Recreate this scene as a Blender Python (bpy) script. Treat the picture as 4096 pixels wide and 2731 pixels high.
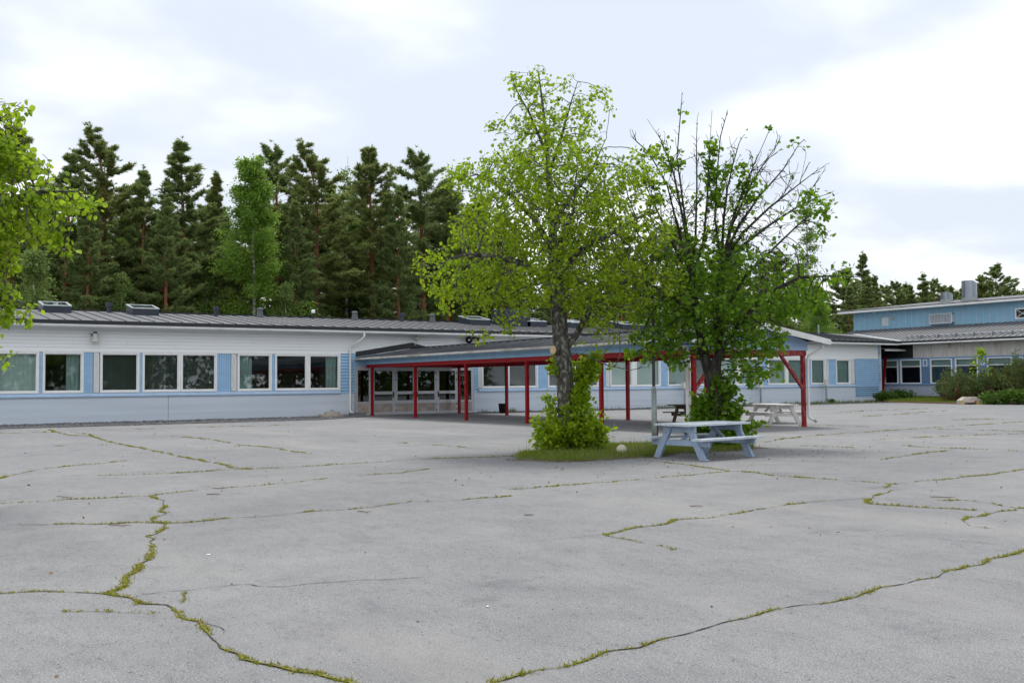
import bpy, math, random
import numpy as np
from mathutils import Matrix, Vector

for o in list(bpy.data.objects): bpy.data.objects.remove(o)
scene = bpy.context.scene
COL = scene.collection
R = math.radians

# ------------------------------------------------------------------ camera
# World frame: X runs along the long school wall, Y goes into the building, Z is up.
FPX, CX, CY = 4009.0, 2048.0, 1365.5          # focal length / centre in photo pixels
THETA = R(33.4866)
CAM = np.array([-5.067, -45.540, 1.5])
PITCH, ROLL = R(2.42), R(0.51)
_f = np.array([0, math.cos(PITCH), math.sin(PITCH)]); _r = np.array([1., 0, 0]); _u = np.cross(_r, _f)
_r2 = math.cos(ROLL)*_r - math.sin(ROLL)*_u; _u2 = math.sin(ROLL)*_r + math.cos(ROLL)*_u
def _tb(d):
    c, s = math.cos(THETA), math.sin(THETA)
    return np.array([d[0]*c + d[1]*s, -d[0]*s + d[1]*c, d[2]])
RIGHT, UP, FWD = _tb(_r2), _tb(_u2), _tb(_f)
SIDE = np.array([RIGHT[0], RIGHT[1], 0]); SIDE /= np.linalg.norm(SIDE)     # level, to the right of the view
DEEP = np.array([FWD[0], FWD[1], 0]); DEEP /= np.linalg.norm(DEEP)         # level, away from the viewer
cam_d = bpy.data.cameras.new('camera'); cam = bpy.data.objects.new('camera', cam_d); COL.objects.link(cam)
cam_d.sensor_width = 36; cam_d.lens = FPX/4096*36; cam_d.clip_start = .1; cam_d.clip_end = 3000
cam.matrix_world = Matrix([[RIGHT[0], UP[0], -FWD[0], CAM[0]], [RIGHT[1], UP[1], -FWD[1], CAM[1]],
                           [RIGHT[2], UP[2], -FWD[2], CAM[2]], [0, 0, 0, 1]])
scene.camera = cam
def _ray(px, py): return RIGHT*(px-CX)/FPX - UP*(py-CY)/FPX + FWD
def at_z(px, py, z=0.): d = _ray(px, py); return CAM + d*((z-CAM[2])/d[2])       # survey: point on a level plane
def at_y(px, py, y=0.): d = _ray(px, py); return CAM + d*((y-CAM[1])/d[1])       # on a plane parallel to the long wall
def at_x(px, py, x): d = _ray(px, py); return CAM + d*((x-CAM[0])/d[0])          # on a plane parallel to the canopy

# ------------------------------------------------------------------ sky, sun, exposure
SUN_EL, SUN_AZ = R(66), R(35)      # azimuth measured from +Y clockwise
world = bpy.data.worlds.new('World'); scene.world = world; world.use_nodes = True
def sky_world():
    nt = world.node_tree; N = nt.nodes; L = nt.links; N.clear()
    out = N.new('ShaderNodeOutputWorld'); bg = N.new('ShaderNodeBackground'); L.new(bg.outputs[0], out.inputs[0])
    sky = N.new('ShaderNodeTexSky'); sky.sky_type = 'NISHITA'; sky.sun_disc = False
    sky.sun_elevation = SUN_EL; sky.sun_rotation = SUN_AZ; sky.air_density = 1.2; sky.dust_density = 2.5
    tc = N.new('ShaderNodeTexCoord'); sep = N.new('ShaderNodeSeparateXYZ'); L.new(tc.outputs['Generated'], sep.inputs[0])
    add = N.new('ShaderNodeMath'); add.operation = 'MAXIMUM'; add.inputs[1].default_value = 0.0; L.new(sep.outputs[2], add.inputs[0])
    a2 = N.new('ShaderNodeMath'); a2.operation = 'ADD'; a2.inputs[1].default_value = .22; L.new(add.outputs[0], a2.inputs[0])
    comb = N.new('ShaderNodeCombineXYZ')
    for k in (0, 1):
        dv = N.new('ShaderNodeMath'); dv.operation = 'DIVIDE'; L.new(sep.outputs[k], dv.inputs[0]); L.new(a2.outputs[0], dv.inputs[1])
        L.new(dv.outputs[0], comb.inputs[k])
    mp = N.new('ShaderNodeMapping'); mp.inputs['Location'].default_value = (3.1, 1.4, .3); L.new(comb.outputs[0], mp.inputs[0])
    no = N.new('ShaderNodeTexNoise'); no.inputs['Scale'].default_value = 1.25; no.inputs['Detail'].default_value = 5
    no.inputs['Roughness'].default_value = .45; L.new(mp.outputs[0], no.inputs['Vector'])
    rp = N.new('ShaderNodeValToRGB'); rp.color_ramp.interpolation = 'EASE'
    e = rp.color_ramp.elements
    e[0].position = .37; e[0].color = (.40, .435, .49, 1)
    e[1].position = .68; e[1].color = (1.35, 1.35, 1.35, 1)
    m = e.new(.52); m.color = (.565, .585, .615, 1)
    L.new(no.outputs['Fac'], rp.inputs[0])
    sc_ = N.new('ShaderNodeVectorMath'); sc_.operation = 'SCALE'; sc_.inputs['Scale'].default_value = .1; L.new(sky.outputs[0], sc_.inputs[0])
    mx = N.new('ShaderNodeMixRGB'); mx.inputs[0].default_value = .93; L.new(sc_.outputs[0], mx.inputs[1]); L.new(rp.outputs[0], mx.inputs[2])
    L.new(mx.outputs[0], bg.inputs['Color']); bg.inputs['Strength'].default_value = 1.0
sky_world()
sd = bpy.data.lights.new('sun', 'SUN'); sd.energy = 1.5; sd.angle = R(16); sd.color = (1, .965, .91)
sun = bpy.data.objects.new('sun', sd); COL.objects.link(sun)
_sv = Vector((math.sin(SUN_AZ)*math.cos(SUN_EL), math.cos(SUN_AZ)*math.cos(SUN_EL), math.sin(SUN_EL)))
sun.rotation_euler = _sv.to_track_quat('Z', 'Y').to_euler(); sun.location = _sv*60
vs = scene.view_settings; vs.view_transform = 'Standard'; vs.look = 'None'; vs.exposure = 0.98; vs.gamma = 1
vs.use_curve_mapping = False
scene.cycles.max_bounces = 8; scene.cycles.transparent_max_bounces = 16
scene.cycles.use_denoising = True

# ------------------------------------------------------------------ materials
MATS = {}
def mat(name, col, rough=.6, var=.12, vscale=3., bump=0., bscale=40., metal=0., spec=.3, stretch=(1, 1, 1), detail=4, tint=None, tscale=.6):
    """Principled with a position-driven noise in colour (var) and bump; tint = second colour in broad patches."""
    m = bpy.data.materials.new(name); m.use_nodes = True; nt = m.node_tree; N = nt.nodes; L = nt.links
    b = N['Principled BSDF']; b.inputs['Roughness'].default_value = rough; b.inputs['Metallic'].default_value = metal
    b.inputs['Specular IOR Level'].default_value = spec
    g = N.new('ShaderNodeNewGeometry'); mp = N.new('ShaderNodeMapping'); mp.inputs['Scale'].default_value = stretch
    L.new(g.outputs['Position'], mp.inputs[0])
    no = N.new('ShaderNodeTexNoise'); no.inputs['Scale'].default_value = vscale; no.inputs['Detail'].default_value = detail
    L.new(mp.outputs[0], no.inputs['Vector'])
    rp = N.new('ShaderNodeValToRGB'); e = rp.color_ramp.elements
    e[0].position = .3; e[1].position = .7
    e[0].color = tuple(c*(1-var) for c in col[:3])+(1,); e[1].color = tuple(min(1, c*(1+var)) for c in col[:3])+(1,)
    L.new(no.outputs['Fac'], rp.inputs[0]); last = rp.outputs[0]
    if tint:
        n2 = N.new('ShaderNodeTexNoise'); n2.inputs['Scale'].default_value = tscale; n2.inputs['Detail'].default_value = 5
        L.new(mp.outputs[0], n2.inputs['Vector'])
        r2 = N.new('ShaderNodeValToRGB'); r2.color_ramp.elements[0].position = .48; r2.color_ramp.elements[1].position = .68
        L.new(n2.outputs['Fac'], r2.inputs[0])
        mx = N.new('ShaderNodeMixRGB'); mx.inputs[2].default_value = tuple(tint)+(1,)
        L.new(r2.outputs[0], mx.inputs[0]); L.new(last, mx.inputs[1]); last = mx.outputs[0]
    L.new(last, b.inputs['Base Color'])
    if bump:
        n3 = N.new('ShaderNodeTexNoise'); n3.inputs['Scale'].default_value = bscale; n3.inputs['Detail'].default_value = 5
        L.new(mp.outputs[0], n3.inputs['Vector'])
        bp = N.new('ShaderNodeBump'); bp.inputs['Strength'].default_value = bump; bp.inputs['Distance'].default_value = .02
        L.new(n3.outputs['Fac'], bp.inputs['Height']); L.new(bp.outputs[0], b.inputs['Normal'])
    MATS[name] = m; return m

def glass_mat(name, tint=(.8, .85, .83), base=.005):
    m = bpy.data.materials.new(name); m.use_nodes = True; nt = m.node_tree; N = nt.nodes; L = nt.links; N.clear()
    out = N.new('ShaderNodeOutputMaterial'); mx = N.new('ShaderNodeMixShader'); L.new(mx.outputs[0], out.inputs[0])
    t = N.new('ShaderNodeBsdfTransparent'); t.inputs[0].default_value = tint+(1,)
    g = N.new('ShaderNodeBsdfGlossy'); g.inputs['Roughness'].default_value = .015; g.inputs['Color'].default_value = (.9, .95, 1, 1)
    lw = N.new('ShaderNodeLayerWeight'); lw.inputs['Blend'].default_value = .5
    pw = N.new('ShaderNodeMath'); pw.operation = 'POWER'; pw.inputs[1].default_value = 5; L.new(lw.outputs['Facing'], pw.inputs[0])
    mu = N.new('ShaderNodeMath'); mu.operation = 'MULTIPLY_ADD'; mu.inputs[1].default_value = .85; mu.inputs[2].default_value = .04+base
    L.new(pw.outputs[0], mu.inputs[0]); L.new(mu.outputs[0], mx.inputs[0]); L.new(t.outputs[0], mx.inputs[1]); L.new(g.outputs[0], mx.inputs[2])
    # panes are never perfectly flat
    ge = N.new('ShaderNodeNewGeometry'); no = N.new('ShaderNodeTexNoise'); no.inputs['Scale'].default_value = 1.1; L.new(ge.outputs['Position'], no.inputs['Vector'])
    bp = N.new('ShaderNodeBump'); bp.inputs['Strength'].default_value = .12; bp.inputs['Distance'].default_value = .012; L.new(no.outputs['Fac'], bp.inputs['Height'])
    L.new(bp.outputs[0], g.inputs['Normal'])
    MATS[name] = m; return m

def leaf_mat(name, c1, c2, trans=.45, gloss=.02):
    m = bpy.data.materials.new(name); m.use_nodes = True; nt = m.node_tree; N = nt.nodes; L = nt.links; N.clear()
    out = N.new('ShaderNodeOutputMaterial')
    g = N.new('ShaderNodeNewGeometry'); rp = N.new('ShaderNodeValToRGB'); e = rp.color_ramp.elements
    e[0].color = tuple(c1)+(1,); e[1].color = tuple(c2)+(1,); L.new(g.outputs['Random Per Island'], rp.inputs[0])
    d = N.new('ShaderNodeBsdfDiffuse'); t = N.new('ShaderNodeBsdfTranslucent'); gl = N.new('ShaderNodeBsdfGlossy'); gl.inputs['Roughness'].default_value = .45
    hs = N.new('ShaderNodeHueSaturation'); hs.inputs['Value'].default_value = 1.25; hs.inputs['Hue'].default_value = .497; L.new(rp.outputs[0], hs.inputs['Color'])
    L.new(rp.outputs[0], d.inputs[0]); L.new(hs.outputs[0], t.inputs[0])
    m1 = N.new('ShaderNodeMixShader'); m1.inputs[0].default_value = trans; L.new(d.outputs[0], m1.inputs[1]); L.new(t.outputs[0], m1.inputs[2])
    m2 = N.new('ShaderNodeMixShader'); m2.inputs[0].default_value = gloss; L.new(m1.outputs[0], m2.inputs[1]); L.new(gl.outputs[0], m2.inputs[2])
    L.new(m2.outputs[0], out.inputs[0]); MATS[name] = m; return m

def asphalt_mat():
    m = bpy.data.materials.new('asphalt'); m.use_nodes = True; nt = m.node_tree; N = nt.nodes; L = nt.links
    b = N['Principled BSDF']; b.inputs['Roughness'].default_value = .85; b.inputs['Specular IOR Level'].default_value = .25
    g = N.new('ShaderNodeNewGeometry')
    def noise(s, det=4, rough=.5, stretch=None):
        n = N.new('ShaderNodeTexNoise'); n.inputs['Scale'].default_value = s; n.inputs['Detail'].default_value = det; n.inputs['Roughness'].default_value = rough
        if stretch:
            mp = N.new('ShaderNodeMapping'); mp.inputs['Scale'].default_value = stretch; mp.inputs['Rotation'].default_value = (0, 0, -.5); L.new(g.outputs['Position'], mp.inputs[0]); L.new(mp.outputs[0], n.inputs['Vector'])
        else: L.new(g.outputs['Position'], n.inputs['Vector'])
        return n.outputs['Fac']
    def ramp(fac, stops):
        r = N.new('ShaderNodeValToRGB'); e = r.color_ramp.elements
        e[0].position, e[0].color = stops[0][0], stops[0][1]+(1,); e[1].position, e[1].color = stops[-1][0], stops[-1][1]+(1,)
        for p, c in stops[1:-1]: x = e.new(p); x.color = c+(1,)
        L.new(fac, r.inputs[0]); return r.outputs[0]
    def mult(a, bb, f=1.):
        x = N.new('ShaderNodeMixRGB'); x.blend_type = 'MULTIPLY'; x.inputs[0].default_value = f; L.new(a, x.inputs[1]); L.new(bb, x.inputs[2]); return x.outputs[0]
    base = ramp(noise(.22, 6, .6), [(.3, (.172, .173, .178)), (.5, (.203, .203, .207)), (.7, (.231, .230, .229))])
    base = mult(base, ramp(noise(1.6, 6, .65), [(.3, (.88, .88, .885)), (.62, (1.04, 1.04, 1.035))]))
    base = mult(base, ramp(noise(9, 5, .7, (1, .35, 1)), [(.30, (.84, .84, .845)), (.48, (1, 1, 1)), (.7, (1.04, 1.04, 1.03))]))
    # aggregate: pale and dark grains
    base = mult(base, ramp(noise(85, 2, .75), [(.28, (.30, .30, .31)), (.42, (.90, .90, .90)), (.58, (1.04, 1.04, 1.04)), (.70, (2.2, 2.2, 2.17))]))
    base = mult(base, ramp(noise(26, 4, .8, (1, .6, 1)), [(.32, (.16, .16, .17)), (.40, (.96, .96, .96)), (.62, (1.03, 1.03, 1.03)), (.74, (1.4, 1.4, 1.38))]))
    base = mult(base, ramp(noise(.75, 7, .72), [(.34, (.80, .80, .815)), (.42, (1, 1, 1)), (.9, (1, 1, 1))]))
    base = mult(base, ramp(noise(3.3, 6, .75, (1, .5, 1)), [(.30, (.78, .78, .79)), (.38, (1, 1, 1)), (.66, (1.02, 1.02, 1.02)), (.74, (1.10, 1.10, 1.08))]))
    # dry, dusty streaks left by run-off
    dust = ramp(noise(.5, 5, .6, (1, .16, 1)), [(.52, (0, 0, 0)), (.75, (.5, .5, .5))])
    mx = N.new('ShaderNodeMixRGB'); L.new(dust, mx.inputs[0]); L.new(base, mx.inputs[1]); mx.inputs[2].default_value = (.30, .29, .268, 1)
    L.new(mx.outputs[0], b.inputs['Base Color'])
    bp = N.new('ShaderNodeBump'); bp.inputs['Strength'].default_value = .5; bp.inputs['Distance'].default_value = .006
    L.new(noise(110, 3, .7), bp.inputs['Height'])
    b2 = N.new('ShaderNodeBump'); b2.inputs['Strength'].default_value = .35; b2.inputs['Distance'].default_value = .25
    L.new(noise(.35, 3, .4), b2.inputs['Height']); L.new(b2.outputs[0], bp.inputs['Normal']); L.new(bp.outputs[0], b.inputs['Normal'])
    MATS['asphalt'] = m

asphalt_mat()
mat('forest_floor', (.05, .06, .025), .9, .4, 1.5, .6, 8, tint=(.09, .07, .04))
mat('lawn_soil', (.07, .10, .025), .9, .35, 4, .6, 30, tint=(.10, .085, .04), tscale=2)
mat('island_dirt', (.12, .10, .075), .95, .3, 8, .5, 40, tint=(.20, .185, .17), tscale=4)
mat('island_soil', (.10, .10, .04), .9, .35, 5, .6, 30, tint=(.13, .095, .06), tscale=3)
mat('gravel', (.10, .10, .105), .85, .45, 28, 1., 30, spec=.2)
mat('stone', (.15, .148, .152), .8, .4, 14)
mat('crack', (.045, .042, .038), .95, .4, 20, tint=(.07, .05, .03), tscale=6)
mat('kerb', (.22, .13, .10), .9, .3, 6, .5, 20)
mat('white_paint', (.80, .825, .84), .55, .03, 1.5, .04, 30, stretch=(.1, 1, 2))
mat('trim_white', (.80, .805, .80), .45, .04, 4)
mat('blue_paint', (.30, .49, .70), .5, .07, 2, .05, 30, stretch=(.5, 1, 2))
mat('blue_sill', (.40, .53, .70), .5, .05, 3)
mat('plinth_paint', (.58, .64, .715), .7, .05, 1.2, .25, 9, stretch=(.12, 1, 5), tint=(.52, .575, .64), tscale=.8)
mat('canopy_blue', (.25, .42, .58), .55, .07, 2.5, .05, 20)
mat('gable_blue', (.33, .47, .66), .55, .06, 2.5, .05, 20)
mat('red_paint', (.26, .004, .008), .5, .12, 4, .05, 15, spec=.2)
mat('red_worn', (.25, .008, .011), .5, .15, 6, .1, 15, tint=(.36, .12, .12), tscale=7, stretch=(2, 2, .6))
mat('roof_metal', (.135, .138, .145), .6, .08, .8, .03, 6, spec=.25, tint=(.16, .163, .17), tscale=.25)
mat('roof_dark', (.020, .022, .028), .45, .1, 3, spec=.4)
mat('roof_wing', (.16, .163, .168), .6, .08, .8, spec=.25, tint=(.19, .19, .195), tscale=.3)
mat('seam', (.07, .073, .08), .45, .1, 3, metal=.2)
mat('canopy_roof', (.07, .075, .085), .5, .12, 1.2, tint=(.12, .12, .125))
mat('gutter_white', (.72, .73, .73), .4, .06, 3, tint=(.60, .60, .58), tscale=1.5)
mat('gutter_worn', (.56, .55, .53), .5, .12, 3, tint=(.36, .34, .30), tscale=1.2)
mat('soffit', (.55, .55, .55), .7, .06, 2)
mat('aluminium', (.50, .52, .55), .35, .05, 4, metal=.35)
mat('kick_plate', (.42, .36, .32), .4, .2, 2.5, metal=.15, tint=(.27, .22, .2), tscale=1.7)
mat('dark_metal', (.025, .025, .028), .5, .1, 5)
mat('slate_box', (.035, .042, .06), .5, .08, 3)
mat('room', (.20, .19, .17), .9, .3, .8)
mat('blind', (.30, .32, .31), .6, .12, 2)
mat('curtain_pale', (.62, .68, .66), .9, .1, 2, tint=(.52, .60, .58), tscale=1)
mat('curtain', (.34, .42, .42), .9, .15, 6, stretch=(4, 4, .4))
mat('galvanised', (.30, .34, .35), .5, .18, 5, metal=.3, tint=(.40, .42, .42), tscale=4)
mat('pole_grey', (.10, .11, .12), .55, .12, 4)
mat('beige_plastic', (.60, .58, .52), .5, .08, 6)
mat('horn_grey', (.55, .55, .50), .5, .1, 8)
mat('black_plastic', (.015, .015, .017), .5, .15, 8)
mat('concrete', (.42, .37, .31), .85, .15, 8, .4, 40, tint=(.30, .28, .25), tscale=5)
mat('concrete_grey', (.36, .35, .32), .85, .15, 6, .4, 30)
mat('ball', (.50, .47, .38), .7, .12, 12, tint=(.42, .40, .30), tscale=9)
mat('table_blue', (.27, .355, .49), .7, .12, 5, .3, 30, stretch=(1.5, 6, 6), tint=(.36, .42, .50), tscale=3)
mat('table_top', (.52, .575, .63), .75, .12, 6, .3, 30, stretch=(1.2, 8, 8), tint=(.38, .40, .40), tscale=2.2)
mat('table_brown', (.085, .068, .055), .8, .2, 6, .3, 30, stretch=(2, 8, 8), tint=(.12, .10, .085), tscale=3)
mat('table_white', (.68, .66, .65), .6, .08, 6, .2, 30, tint=(.58, .55, .53), tscale=3)
mat('bark', (.062, .056, .05), .95, .5, 9, 1., 26, stretch=(1, 1, .6), tint=(.25, .255, .22), tscale=13)
mat('bark_dark', (.040, .035, .030), .95, .5, 7, 1., 26, stretch=(1, 1, .35), tint=(.085, .08, .07), tscale=9)
mat('cut_wood', (.58, .42, .24), .8, .1, 20)
mat('pine_bark', (.19, .085, .045), .95, .4, 5, 1., 14, stretch=(1, 1, .4), tint=(.34, .14, .065), tscale=1.2)
mat('birch_bark', (.50, .49, .46), .8, .1, 6, tint=(.06, .055, .05), tscale=3, stretch=(1, 1, 4))
mat('wing_cladding', (.60, .575, .56), .8, .1, 3, .2, 30, stretch=(3, 3, .3), tint=(.50, .475, .46), tscale=1)
mat('wing_blue', (.25, .45, .60), .5, .05, 2, tint=(.27, .47, .62), tscale=.6)
mat('wing_trim', (.165, .30, .52), .55, .06, 3)
mat('wing_panel', (.12, .20, .36), .55, .08, 3)
mat('wing_plinth', (.36, .41, .50), .8, .08, 2, .2, 20)
mat('steel', (.26, .29, .33), .32, .08, 3, metal=.75)
mat('hatch_white', (.58, .62, .66), .5, .04, 3)
mat('white_mark', (.75, .76, .76), .6, .03, 5)
mat('sticker_red', (.5, .03, .02), .6, .1, 9); mat('sticker_yellow', (.55, .42, .04), .6, .2, 9)
mat('twig', (.17, .125, .09), .9, .3, 9)
mat('litter_white', (.8, .8, .78), .6)
glass_mat('glass'); glass_mat('glass_dark', (.55, .6, .58), .03)
leaf_mat('linden_leaf', (.175, .29, .010), (.34, .465, .018), .56)
leaf_mat('linden_leaf_dark', (.075, .18, .010), (.18, .31, .016), .55)
leaf_mat('linden_leaf_near', (.18, .31, .012), (.36, .49, .024), .55)
leaf_mat('pine_needle', (.12, .185, .065), (.26, .32, .10), .4, .02)
leaf_mat('pine_needle_warm', (.135, .185, .056), (.275, .315, .095), .4, .02)
leaf_mat('birch_leaf', (.125, .24, .03), (.24, .37, .05), .55)
leaf_mat('birch_leaf_pale', (.12, .19, .045), (.22, .30, .08), .5)
leaf_mat('shrub_leaf', (.035, .085, .010), (.085, .16, .016), .35)
leaf_mat('understory_leaf', (.05, .09, .014), (.115, .17, .025), .4)
leaf_mat('moss', (.16, .19, .012), (.32, .29, .03), .3, .02)
mat('moss_bed', (.17, .18, .03), .95, .4, 30, .6, 60, tint=(.16, .10, .045), tscale=9)
leaf_mat('grass', (.10, .16, .018), (.20, .25, .032), .4, .02)
leaf_mat('dwarf_pine_needle', (.07, .12, .035), (.17, .22, .065), .35, .02)
leaf_mat('dry_leaf', (.16, .10, .04), (.28, .17, .07), .2)

# ------------------------------------------------------------------ builders
WM = {}
def tag(o, label=None, cat=None, group=None, kind=None):
    if label: o['label'] = label
    if cat: o['category'] = cat
    if group: o['group'] = group
    if kind: o['kind'] = kind
    return o
def link(o, parent=None, loc=(0, 0, 0), rz=0.):
    COL.objects.link(o); o.location = loc; o.rotation_euler = (0, 0, rz)
    WM[o.name] = Matrix.Translation(loc) @ Matrix.Rotation(rz, 4, 'Z')
    if parent is not None:
        o.parent = parent; o.matrix_parent_inverse = WM[parent.name].inverted()
    return o
def thing(name, label, cat, loc=(0, 0, 0), rz=0., group=None):
    o = bpy.data.objects.new(name, None); o.empty_display_size = .2
    link(o, None, tuple(float(v) for v in loc), rz); return tag(o, label, cat, group)
class MB:
    def __init__(s): s.v = []; s.f = []; s.smooth = False
    def box(s, x0, x1, y0, y1, z0, z1):
        b = len(s.v)
        s.v += [(x0, y0, z0), (x1, y0, z0), (x1, y1, z0), (x0, y1, z0), (x0, y0, z1), (x1, y0, z1), (x1, y1, z1), (x0, y1, z1)]
        s.f += [tuple(b+i for i in q) for q in ((0, 3, 2, 1), (4, 5, 6, 7), (0, 1, 5, 4), (1, 2, 6, 5), (2, 3, 7, 6), (3, 0, 4, 7))]
        return s
    def hexa(s, pts):       # 8 points, bottom ring then top ring
        b = len(s.v); s.v += [tuple(map(float, p)) for p in pts]
        s.f += [tuple(b+i for i in q) for q in ((0, 3, 2, 1), (4, 5, 6, 7), (0, 1, 5, 4), (1, 2, 6, 5), (2, 3, 7, 6), (3, 0, 4, 7))]
        return s
    def bar(s, p, q, w, h, up=(0, 0, 1)):     # rectangular bar from p to q
        p, q = Vector(p), Vector(q); d = (q-p).normalized(); sd_ = d.cross(Vector(up))
        if sd_.length < 1e-4: sd_ = d.cross(Vector((0, 1, 0)))
        sd_.normalize(); u = sd_.cross(d).normalized(); a = sd_*w/2; c = u*h/2
        return s.hexa([p-a-c, p+a-c, q+a-c, q-a-c, p-a+c, p+a+c, q+a+c, q-a+c])
    def tube(s, pts, rad, n=10, cap=True):
        pts = [Vector(p) for p in pts]; b = len(s.v)
        rads = rad if isinstance(rad, (list, tuple)) else [rad]*len(pts)
        ref = None
        for i, p in enumerate(pts):
            d = (pts[min(i+1, len(pts)-1)]-pts[max(i-1, 0)]).normalized()
            if ref is None: ref = Vector((1, 0, 0)) if abs(d.x) < .8 else Vector((0, 1, 0))
            a = d.cross(ref).normalized(); c = d.cross(a).normalized(); ref = a.cross(d)
            for k in range(n):
                t = 2*math.pi*k/n; s.v.append(tuple(p + (a*math.cos(t)+c*math.sin(t))*rads[i]))
        for i in range(len(pts)-1):
            for k in range(n):
                k2 = (k+1) % n; s.f.append((b+i*n+k, b+i*n+k2, b+(i+1)*n+k2, b+(i+1)*n+k))
        if cap:
            s.f.append(tuple(b+k for k in range(n))[::-1]); s.f.append(tuple(b+(len(pts)-1)*n+k for k in range(n)))
        return s
    def lathe(s, prof, c=(0, 0, 0), n=20, axis='z'):
        b = len(s.v)
        for r, z in prof:
            for k in range(n):
                t = 2*math.pi*k/n; q = (r*math.cos(t), r*math.sin(t), z)
                if axis == 'y': q = (q[0], q[2], q[1])
                if axis == 'x': q = (q[2], q[0], q[1])
                s.v.append((c[0]+q[0], c[1]+q[1], c[2]+q[2]))
        for i in range(len(prof)-1):
            for k in range(n):
                k2 = (k+1) % n; s.f.append((b+i*n+k, b+i*n+k2, b+(i+1)*n+k2, b+(i+1)*n+k))
        return s
    def poly(s, pts, thick=None, dirv=(0, 0, -1)):
        b = len(s.v); n = len(pts); s.v += [tuple(map(float, p)) for p in pts]; s.f.append(tuple(range(b, b+n)))
        if thick:
            s.v += [tuple(float(p[k]+dirv[k]*thick) for k in range(3)) for p in pts]
            s.f.append(tuple(range(b+n, b+2*n))[::-1])
            for i in range(n): j = (i+1) % n; s.f.append((b+i, b+n+i, b+n+j, b+j))
        return s
    def mesh(s, name, m):
        me = bpy.data.meshes.new(name); me.from_pydata(s.v, [], s.f); me.materials.append(MATS[m]); me.update()
        if s.smooth: me.shade_smooth()
        return me
    def build(s, name, m, parent=None, loc=(0, 0, 0), rz=0.):
        return link(bpy.data.objects.new(name, s.mesh(name, m)), parent, loc, rz)
def put(name, me, parent, loc=(0, 0, 0), rz=0.): return link(bpy.data.objects.new(name, me), parent, loc, rz)
def mesh_np(name, V, F, m, smooth=False):
    V = np.asarray(V, np.float32); F = np.asarray(F, np.int32); k = F.shape[1]
    me = bpy.data.meshes.new(name); me.vertices.add(len(V)); me.vertices.foreach_set('co', V.ravel())
    me.loops.add(F.size); me.loops.foreach_set('vertex_index', F.ravel()); me.polygons.add(len(F))
    me.polygons.foreach_set('loop_start', np.arange(0, F.size, k, dtype=np.int32))
    me.materials.append(MATS[m]); me.update(calc_edges=True)
    if smooth: me.shade_smooth()
    return me
def unit(a): return a/np.maximum(np.linalg.norm(a, axis=-1, keepdims=True), 1e-9)

# ------------------------------------------------------------------ the setting: ground
def flat(name, pts, m, z, kind='structure'):
    o = MB().poly([(p[0], p[1], z) for p in pts]).build(name, m); return tag(o, kind=kind)
flat('ground', [(-700, -700), (900, -700), (900, 900), (-700, 900)], 'forest_floor', -.03)
yard = flat('asphalt_yard', [(-60, -75), (80, -75), (80, -16), (59.3, -16), (59.3, .3), (-60, .3)], 'asphalt', 0.)

Z5 = lambda P: [at_z(x/1.1484, 1650+y/1.1484)[:2] for x, y in P]
Z6 = lambda P: [at_z(2048+x/1.1484, 1650+y/1.1484)[:2] for x, y in P]
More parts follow.
